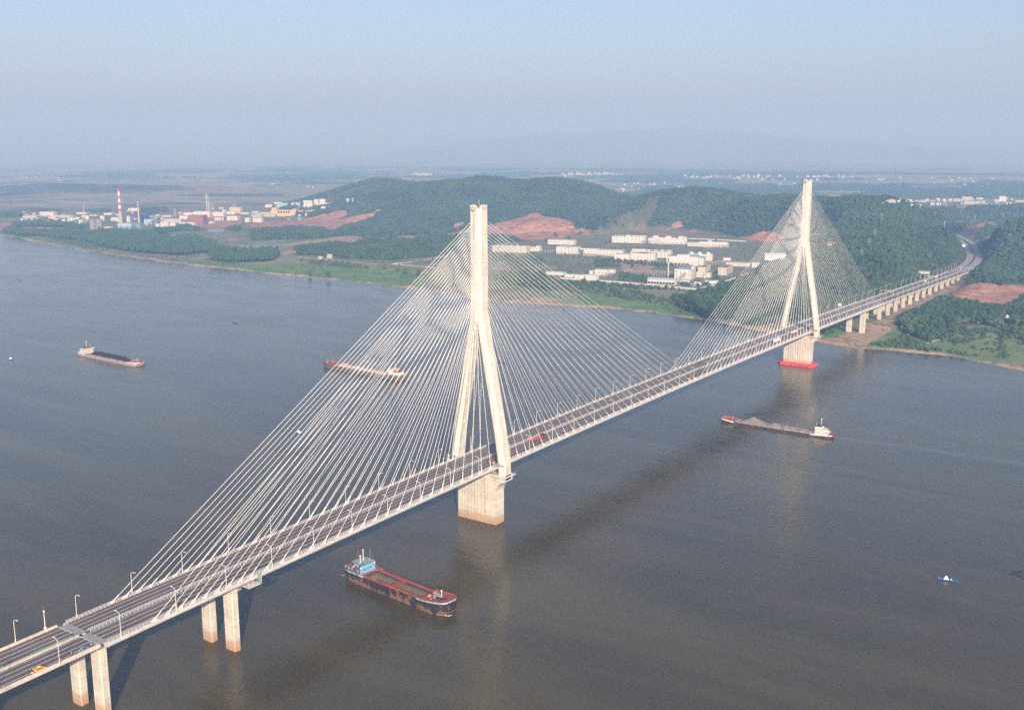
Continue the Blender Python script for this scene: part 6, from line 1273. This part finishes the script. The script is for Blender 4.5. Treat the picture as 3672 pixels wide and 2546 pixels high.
def steel_frame(zf,xl,xr,yb,yt,m,label,depth=30,nx_=6,nz_=4):
    a=zf([(xl,yb),(xr,yb),(xl,yt)]); P=wp(*a[0]); s=math.hypot(P[0]-CAM[0],P[1]-CAM[1])/FPX; L_=(a[1][0]-a[0][0])*s; H=(a[0][1]-a[2][1])*s
    t=thing('steel_frame',label,'frame',(P[0],P[1],float(P[2])),A20); mb=MB(); bm_=MB()
    for i in range(nx_+1):
        for j in range(3): mb.box(L_*i/nx_-.6,L_*i/nx_+.6,depth*j/2-.6,depth*j/2+.6,-2,H*(.75+.25*((i*7+j*3)%3)/2))
    for k in range(1,nz_+1):
        for j in range(3): bm_.box(0,L_,depth*j/2-.5,depth*j/2+.5,H*k/nz_*.75-.6,H*k/nz_*.75+.5)
        for i in range(nx_+1): bm_.box(L_*i/nx_-.5,L_*i/nx_+.5,0,depth,H*k/nz_*.75-.6,H*k/nz_*.75+.5)
    mb.build('column',m,t); bm_.build('beam',m,t); MB().box(L_*.2,L_*.8,depth*.2,depth*.8,0,H*.55).build('boiler_casing',WALLS['dark'],t)
steel_frame(zM,390,612,622,458,mat('navy_steel',(.02,.05,.22),.5,.1,.2),'deep blue steel boiler frame behind the slim chimney')
tanks(zM,[(270,632),(295,630)],3.4,20,'white',['left one of two slim white vessels between the chimneys','right one of two slim white vessels between the chimneys'],'slim white vessels')
for a in ((275,446,445,405,'white','plain white hall in the fields right of the red and white chimney',0,0),(752,905,446,418,'white','long white shed in the fields behind the works',0,0),(520,660,452,432,'grey','low grey shed behind the blue steel frame',0,0),(365,500,738,668,'blue','blue annexe right of the big power house',0,0),(540,722,668,592,'teal','pale blue hall with a sheet roof beside the conveyor house',0,0),(820,865,612,552,'tan','head house at the top of the grey conveyor',0,0),(810,962,708,628,'white','white three-storey office in front of the works',3,6),(730,810,706,660,'white','small white annexe left of the front office',0,0),(1122,1385,690,640,'white','white two-storey block right of the white silos',2,8),(1275,1552,668,520,'brick','big windowless red-brown hall in the works',0,0),(1350,1640,545,462,'white','main process building with column rows under the twin columns',2,12),(1640,1872,535,475,'white','white striped block right of the twin columns',2,3),(1905,2100,602,535,'white','plain white block behind the right tanks',0,0),(1950,2150,482,392,'tan','open frame building with three vents on its roof',4,8),(2202,2295,635,562,'white','white block left of the yellow buildings',3,4),(605,710,598,528,'white','white block right of the blue steel frame',2,4),(870,1170,640,580,'grey','wide flat dark grey roofed hall in the middle of the works',0,0),(1120,1275,578,535,'white','white shed behind the red-brown hall',0,0),(1190,1350,520,478,'white','white shed with roof vents left of the process building',0,0),(1570,1690,650,625,'white','low white hut right of the red-brown hall',0,0),(825,1010,548,520,'grey','low pale sheds behind the conveyor house',0,0),(365,420,605,572,'white','small white block at the foot of the slim chimney',0,0)):
    plant_b(zM,*a[:6],floors=a[6],bays=a[7],depth=34 if a[4]=='brick' else 20)
conveyor(zM,(580,695),(825,640),1,24,2.6,'grey conveyor climbing to the head house','grey',5)
tanks(zM,[(992,706),(1037,706)],4.6,13,'white',['left one of two white silos in front of the works','right one of two white silos in front of the works'],'front white silos')
for k,x in enumerate((1722,1755,1792,1836)): plant_t(zM,x-14,x+16,606,556,'white',f'{ORD[k] or "first "}white round tank from the left below the white striped block')
plant_t(zM,1920,1960,612,556,'white','left round tank before the plain white block'); plant_t(zM,1978,2010,612,556,'white','right round tank before the plain white block'); plant_t(zM,1902,1975,502,456,'white','left one of two wide white tanks below the open frame building'); plant_t(zM,1978,2045,502,456,'white','right one of two wide white tanks below the open frame building')
for a in ((695,840,302,272,'white','low white hall at the back right of the works',0,0),(845,1040,288,258,'white','wide white hall with a curved roof at the back',0,0),(890,1085,348,302,'teal','pale green hall in front of the curved white hall',0,0),(1125,1285,305,270,'grey','grey frame hall left of the lattice mast',1,5),(1325,1490,292,238,'white','white block with dark openings left of the lattice mast',2,6),(1430,1560,338,302,'grey','plain grey block below the lattice mast',0,0),(1505,1590,288,250,'white','white block at the foot of the lattice mast',1,3),(1590,1915,300,245,'white','long white block at the foot of the wooded hill',1,8),(1615,1790,348,325,'white','long low white shed at the foot of the hill',0,0),(1560,1700,240,222,'white','white roof behind the lattice mast',0,0),(1250,1365,415,388,'tan','low tan block right of the yellow buildings',0,0),(1445,1530,400,372,'ochre','small yellow block near the grey silos',0,0),(480,655,470,405,'grey','grey frame block left of the yellow buildings',3,6),(360,450,538,472,'white','white house at the edge of the red earth',2,3),(490,655,538,480,'white','white long house at the edge of the red earth',2,6),(660,880,450,412,'grey','pale grey hall left of the yellow buildings',0,0),(270,445,410,380,'grey','grey roofed sheds behind the white long house',0,0),(2035,2090,240,172,'white','white process block on the wooded slope',2,2),(470,610,390,362,'grey','row of grey sheds behind the yellow buildings',0,0)):
    plant_b(zN,*a[:6],floors=a[6],bays=a[7],depth=18)
def ochre_x(t,L_,Wd,H):
    MB().box(L_*.02,L_*.2,Wd*.2,Wd*.9,H-.2,H+9).build('stair_tower',WALLS['ochre'],t); MB().box(L_*.84,L_,0,Wd,H-.2,H+5).build('end_tower',WALLS['ochre'],t)
    for k in range(5): MB().box(L_*(.28+.1*k),L_*(.35+.1*k),-.2,.2,H*.25,H*.8).build('opening',DARK,t)
plant_b(zN,790,1245,442,382,'ochre','long yellow-ochre building with a stair tower beside the red earth',depth=30,extra=ochre_x); plant_b(zN,610,800,402,380,'ochre','low yellow-ochre wing left of the long yellow building',depth=20)
for k,x in enumerate((1378,1400,1422)): plant_t(zN,x-12,x+11,412,350,'grey',f'{ORD[k] or "first "}grey silo from the left near the small yellow block',False)
plant_t(zN,1345,1380,352,320,'white','white round tank left of the lattice mast')
# ---------------------------------------------------------------- pylons and lattice masts
def pylon(zf,x,yb,yt,label,arms=True,wf=.17):
    a=zf([(x,yb),(x,yt)]); P=wp(*a[0]); s=math.hypot(P[0]-CAM[0],P[1]-CAM[1])/FPX; H=(a[0][1]-a[1][1])*s
    t=thing('power_pylon' if arms else 'lattice_mast',label,'pylon' if arms else 'mast',(P[0],P[1],float(P[2])-1),.5,'power pylons' if arms else None); mb=MB(); w=H*wf/2; r=.12+H*.001
    lv=[0,.25,.45,.62,.76,.88,1.0]; half=lambda f:w*(1-f)**1.1+.35
    cs=[(1,1),(1,-1),(-1,-1),(-1,1)]
    for f0,f1 in zip(lv[:-1],lv[1:]):
        a0,a1=half(f0),half(f1)
        for i,(u,v) in enumerate(cs):
            mb.tube((u*a0,v*a0,H*f0),(u*a1,v*a1,H*f1),r,4); u2,v2=cs[(i+1)%4]
            mb.tube((u*a0,v*a0,H*f0),(u2*a1,v2*a1,H*f1),r*.6,3); mb.tube((u2*a0,v2*a0,H*f0),(u*a1,v*a1,H*f1),r*.6,3)
    mb.build('lattice_body',mat('pylon_steel',(.27,.28,.28),.5,.1,.5),t)
    if arms:
        for f,l in ((.70,.17),(.82,.20),(.94,.14)):
            m2=MB()
            for s_ in (-1,1): m2.tube((0,0,H*f),(s_*H*l,0,H*f+.3),r,4).tube((0,0,H*f+1.8),(s_*H*l,0,H*f+.3),r*.8,4)
            m2.build('cross_arm',MATS['pylon_steel'],t)
pylon(zN,1522,238,62,'tall thin lattice mast among the white blocks of the left works',False,.06)
for x,yb,yt,l in ((405,530,395,'highest power pylon of the line on the wooded hillside right of the far tower'),(318,755,605,'second power pylon down the wooded hillside'),(240,860,725,'third power pylon down the wooded hillside'),(140,990,865,'lowest power pylon of the line, beside the right fan of cables'),(1113,475,368,'faint power pylon in the woods beyond the curving road'),(1645,540,412,'power pylon left of the rock cutting'),(2018,480,393,'power pylon on the wooded rise above the rock cutting'),(2240,195,100,'distant power pylon at the right edge near the town')): pylon(zK,x,yb,yt,l)
q=wp(*zK([(1240,632)])[0]); t=thing('road_mast','thin white pole beside the far end of the curving road','pole',(q[0],q[1],float(q[2])),0); MB().tube((0,0,-1),(0,0,22),.5,6,0,.3).build('pole',WHITE,t); MB().box(-.7,.7,-.7,.7,20,22).build('antenna_head',WHITE,t)
# ---------------------------------------------------------------- industrial town on the plain at the right
GR='pale sheds of the works on the plain at right'
rr=random.Random(4)
for i,(a,b,y1,y0,c,l) in enumerate(((310,355,217,197,'white','white shed at the left end of the town on the right plain'),(570,605,216,200,'white','small white shed second from the left in the town on the right plain'),(650,692,216,198,'white','pale shed right of the second small shed on the right plain'),(745,792,213,196,'white','white shed left of the twin sheds on the right plain'),(810,850,208,192,'white','white shed above the pale teal block on the right plain'),(1005,1047,232,202,'white','tall white block in the middle of the town on the right plain'),(1140,1186,226,194,'white','bright white block right of the tall one on the right plain'),(1225,1268,224,204,'white','low white shed beside the bright white block on the right plain'),(1300,1346,228,200,'white','white shed with a clean front on the right plain'),(1480,1600,208,176,'tan','pale tan block under the big white slab on the right plain'),(1600,1632,190,165,'white','big white slab at the back of the town on the right plain'),(1255,1300,185,166,'grey','grey tower block at the back of the town on the right plain'),(1905,1975,245,210,'grey','grey process block at the right of the town'),(1970,2055,235,172,'white','white process tower block at the right of the town'),(2058,2092,277,250,'white','white shed below the process tower block'),(2112,2146,287,250,'white','white block right of the process tower block'),(480,600,262,244,'grey','long grey shed at the lower left of the town on the right plain'),(725,766,268,226,'teal','pale teal block on the right plain'),(580,606,262,240,'teal','small teal block on the right plain'),(780,930,286,266,'tan','long tan roof along the front of the town on the right plain'),(1465,1492,277,240,'teal','narrow teal block on the right plain'),(1500,1640,272,235,'grey','wide grey hall with bands on the right plain'),(1740,1790,265,228,'teal','pale teal block at the right of the wide grey hall'),(1640,1720,262,244,'grey','low grey hall between two teal blocks'),(1850,1920,306,288,'white','long low white shed at the front right of the town'),(1965,2092,314,292,'white','longest low white shed at the front right of the town'),(2240,2300,300,280,'teal','pale teal shed at the right edge of the plain'),(1130,1180,180,168,'white','small white block on the town skyline'),(2130,2160,215,196,'white','small white block right of the process tower block'),(1800,1850,285,268,'white','white shed left of the longest low shed'),(900,1000,245,226,'grey','pale grey hall left of the tall white block'),(1360,1450,230,200,'grey','pale grey frame between white sheds'),(2190,2300,240,225,'tan','tan hall at the right edge of the town'),(1700,1760,205,188,'white','white sheds behind the wide grey hall'),(1000,1110,192,180,'grey','long grey roof on the town skyline, left'),(1760,1880,196,182,'grey','long grey roof on the town skyline, right'))):
    plant_b(zK,a,b,y1,y0,c,l,group=GR,depth=18,rz=math.radians(20),name='town_building')
for k,x in enumerate((1065,1085,1105,1145,1165,1190,1232)): plant_t(zK,x-8,x+9,286 if k<6 else 288,252 if k<6 else 268,'white',f'{ORD[k] or "first "}white tank from the left in the tank row on the right plain',True,'white tank row on the right plain')
plant_t(zK,2176,2205,318,286,'white','short wide white tank at the front right of the town',True,'white tank row on the right plain')
fence_wall(zK,[(230,200),(340,184),(700,178),(1100,178)],'long pale wall along the back of the town on the right plain',5)
# ---------------------------------------------------------------- far villages, a few pixels each
def village(n,x0,x1,y0,y1,label,group,w=(5,11),h=(2.5,5)):
    for i in range(n):
        px=rr.uniform(x0,x1); py=rr.uniform(y0,y1); P=wp(px,py); D=math.hypot(P[0]-CAM[0],P[1]-CAM[1]); s=D/FPX
        L_=rr.uniform(*w)*s; H=rr.uniform(*h)*s; t=thing('village_house',label,'house',(P[0],P[1],float(P[2])),rr.uniform(.2,.8),group); e=H*.25
        Wd=L_*rr.uniform(.4,.7); wl=WALLS[rr.choice(['white','white','cream','tan'])]
        MB().add([(0,0,-2),(L_,0,-2),(L_,Wd,-2),(0,Wd,-2),(0,0,H),(L_,0,H),(L_,Wd,H),(0,Wd,H),(0,Wd/2,H+e),(L_,Wd/2,H+e)],[(0,1,5,4),(2,3,7,6),(1,2,6,9,5),(3,0,4,8,7)]).build('wall',wl,t)
        MB().add([(-1,-1,H-.2),(L_+1,-1,H-.2),(L_+1,Wd/2,H+e+.2),(-1,Wd/2,H+e+.2),(L_+1,Wd+1,H-.2),(-1,Wd+1,H-.2)],[(0,1,2,3),(3,2,4,5)]).build('roof',ROOF if rr.random()<.6 else ROOFL,t)
def filler(n,x0,x1,y0,y1,label,group):
    for i in range(n):
        px=rr.uniform(x0,x1); py=rr.uniform(y0,y1); P=wp(px,py); s=math.hypot(P[0]-CAM[0],P[1]-CAM[1])/FPX
        building('works_shed',label,'building',P[0],P[1],rr.uniform(.25,.5),rr.uniform(5,16)*s,rr.uniform(8,16),rr.uniform(2.5,6)*s,rr.choice(['grey','grey','tan','white','teal','dark','olive']),rr.choice([ROOF,ROOFD,ROOFL]),0,0,0,group)
filler(46,3125,3680,712,740,'one of many small grey and pale sheds crowding the town on the right plain','small sheds of the right town')
filler(44,60,720,760,800,'one of many small grey sheds between the larger buildings of the left works','small sheds of the left works')
filler(26,720,1110,745,790,'one of many small grey sheds around the yellow building of the left works','small sheds near the yellow building')
village(34,2010,2225,624,634,'tiny pale building in the hazy row of flats above the saddle of the hills','hazy flats above the saddle',(5,9),(4,7))
village(16,1470,1560,626,632,'tiny pale building in the hazy row left of the main hill','hazy row left of the main hill',(6,12),(3,5))
village(60,2440,3040,632,648,'tiny pale building in the hazy town behind the far tower','hazy town behind the far tower',(4,10),(3,6))
village(26,2220,2440,645,690,'tiny white house scattered on the plain beyond the saddle','white houses beyond the saddle',(4,8),(3,5))
village(22,2660,3000,660,680,'tiny white house on the plain left and right of the far tower top','white houses behind the far tower top',(4,9),(3,5))
village(26,3050,3560,636,672,'tiny pale house on the plain above the right town','pale houses above the right town',(4,10),(2.5,4))
village(14,40,240,610,650,'tiny pale house in the haze at the far left','hazy houses at the far left',(4,8),(2,3.5))
village(12,900,1340,590,700,'tiny pale house in the haze left of the hills','hazy houses left of the hills',(4,9),(2,3.5))

# ================================================================ haze: the damp summer air
hm=bpy.data.materials.new('haze'); hm.use_nodes=True; n=hm.node_tree
for x in list(n.nodes):
    if x.type=='BSDF_PRINCIPLED': n.nodes.remove(x)
pv=n.nodes.new('ShaderNodeVolumePrincipled'); pv.inputs['Color'].default_value=(.28,.485,.82,1); pv.inputs['Absorption Color'].default_value=(.44,.33,.14,1); pv.inputs['Density'].default_value=HAZE_DENSITY; pv.inputs['Anisotropy'].default_value=.0
n.links.new(pv.outputs[0],[x for x in n.nodes if x.type=='OUTPUT_MATERIAL'][0].inputs['Volume'])
hz_=MB().box(-24000,16000,-4600,28000,-9,760).build('haze',hm); tag(hz_,kind='stuff'); hm.cycles.homogeneous_volume=True if hasattr(hm.cycles,'homogeneous_volume') else True
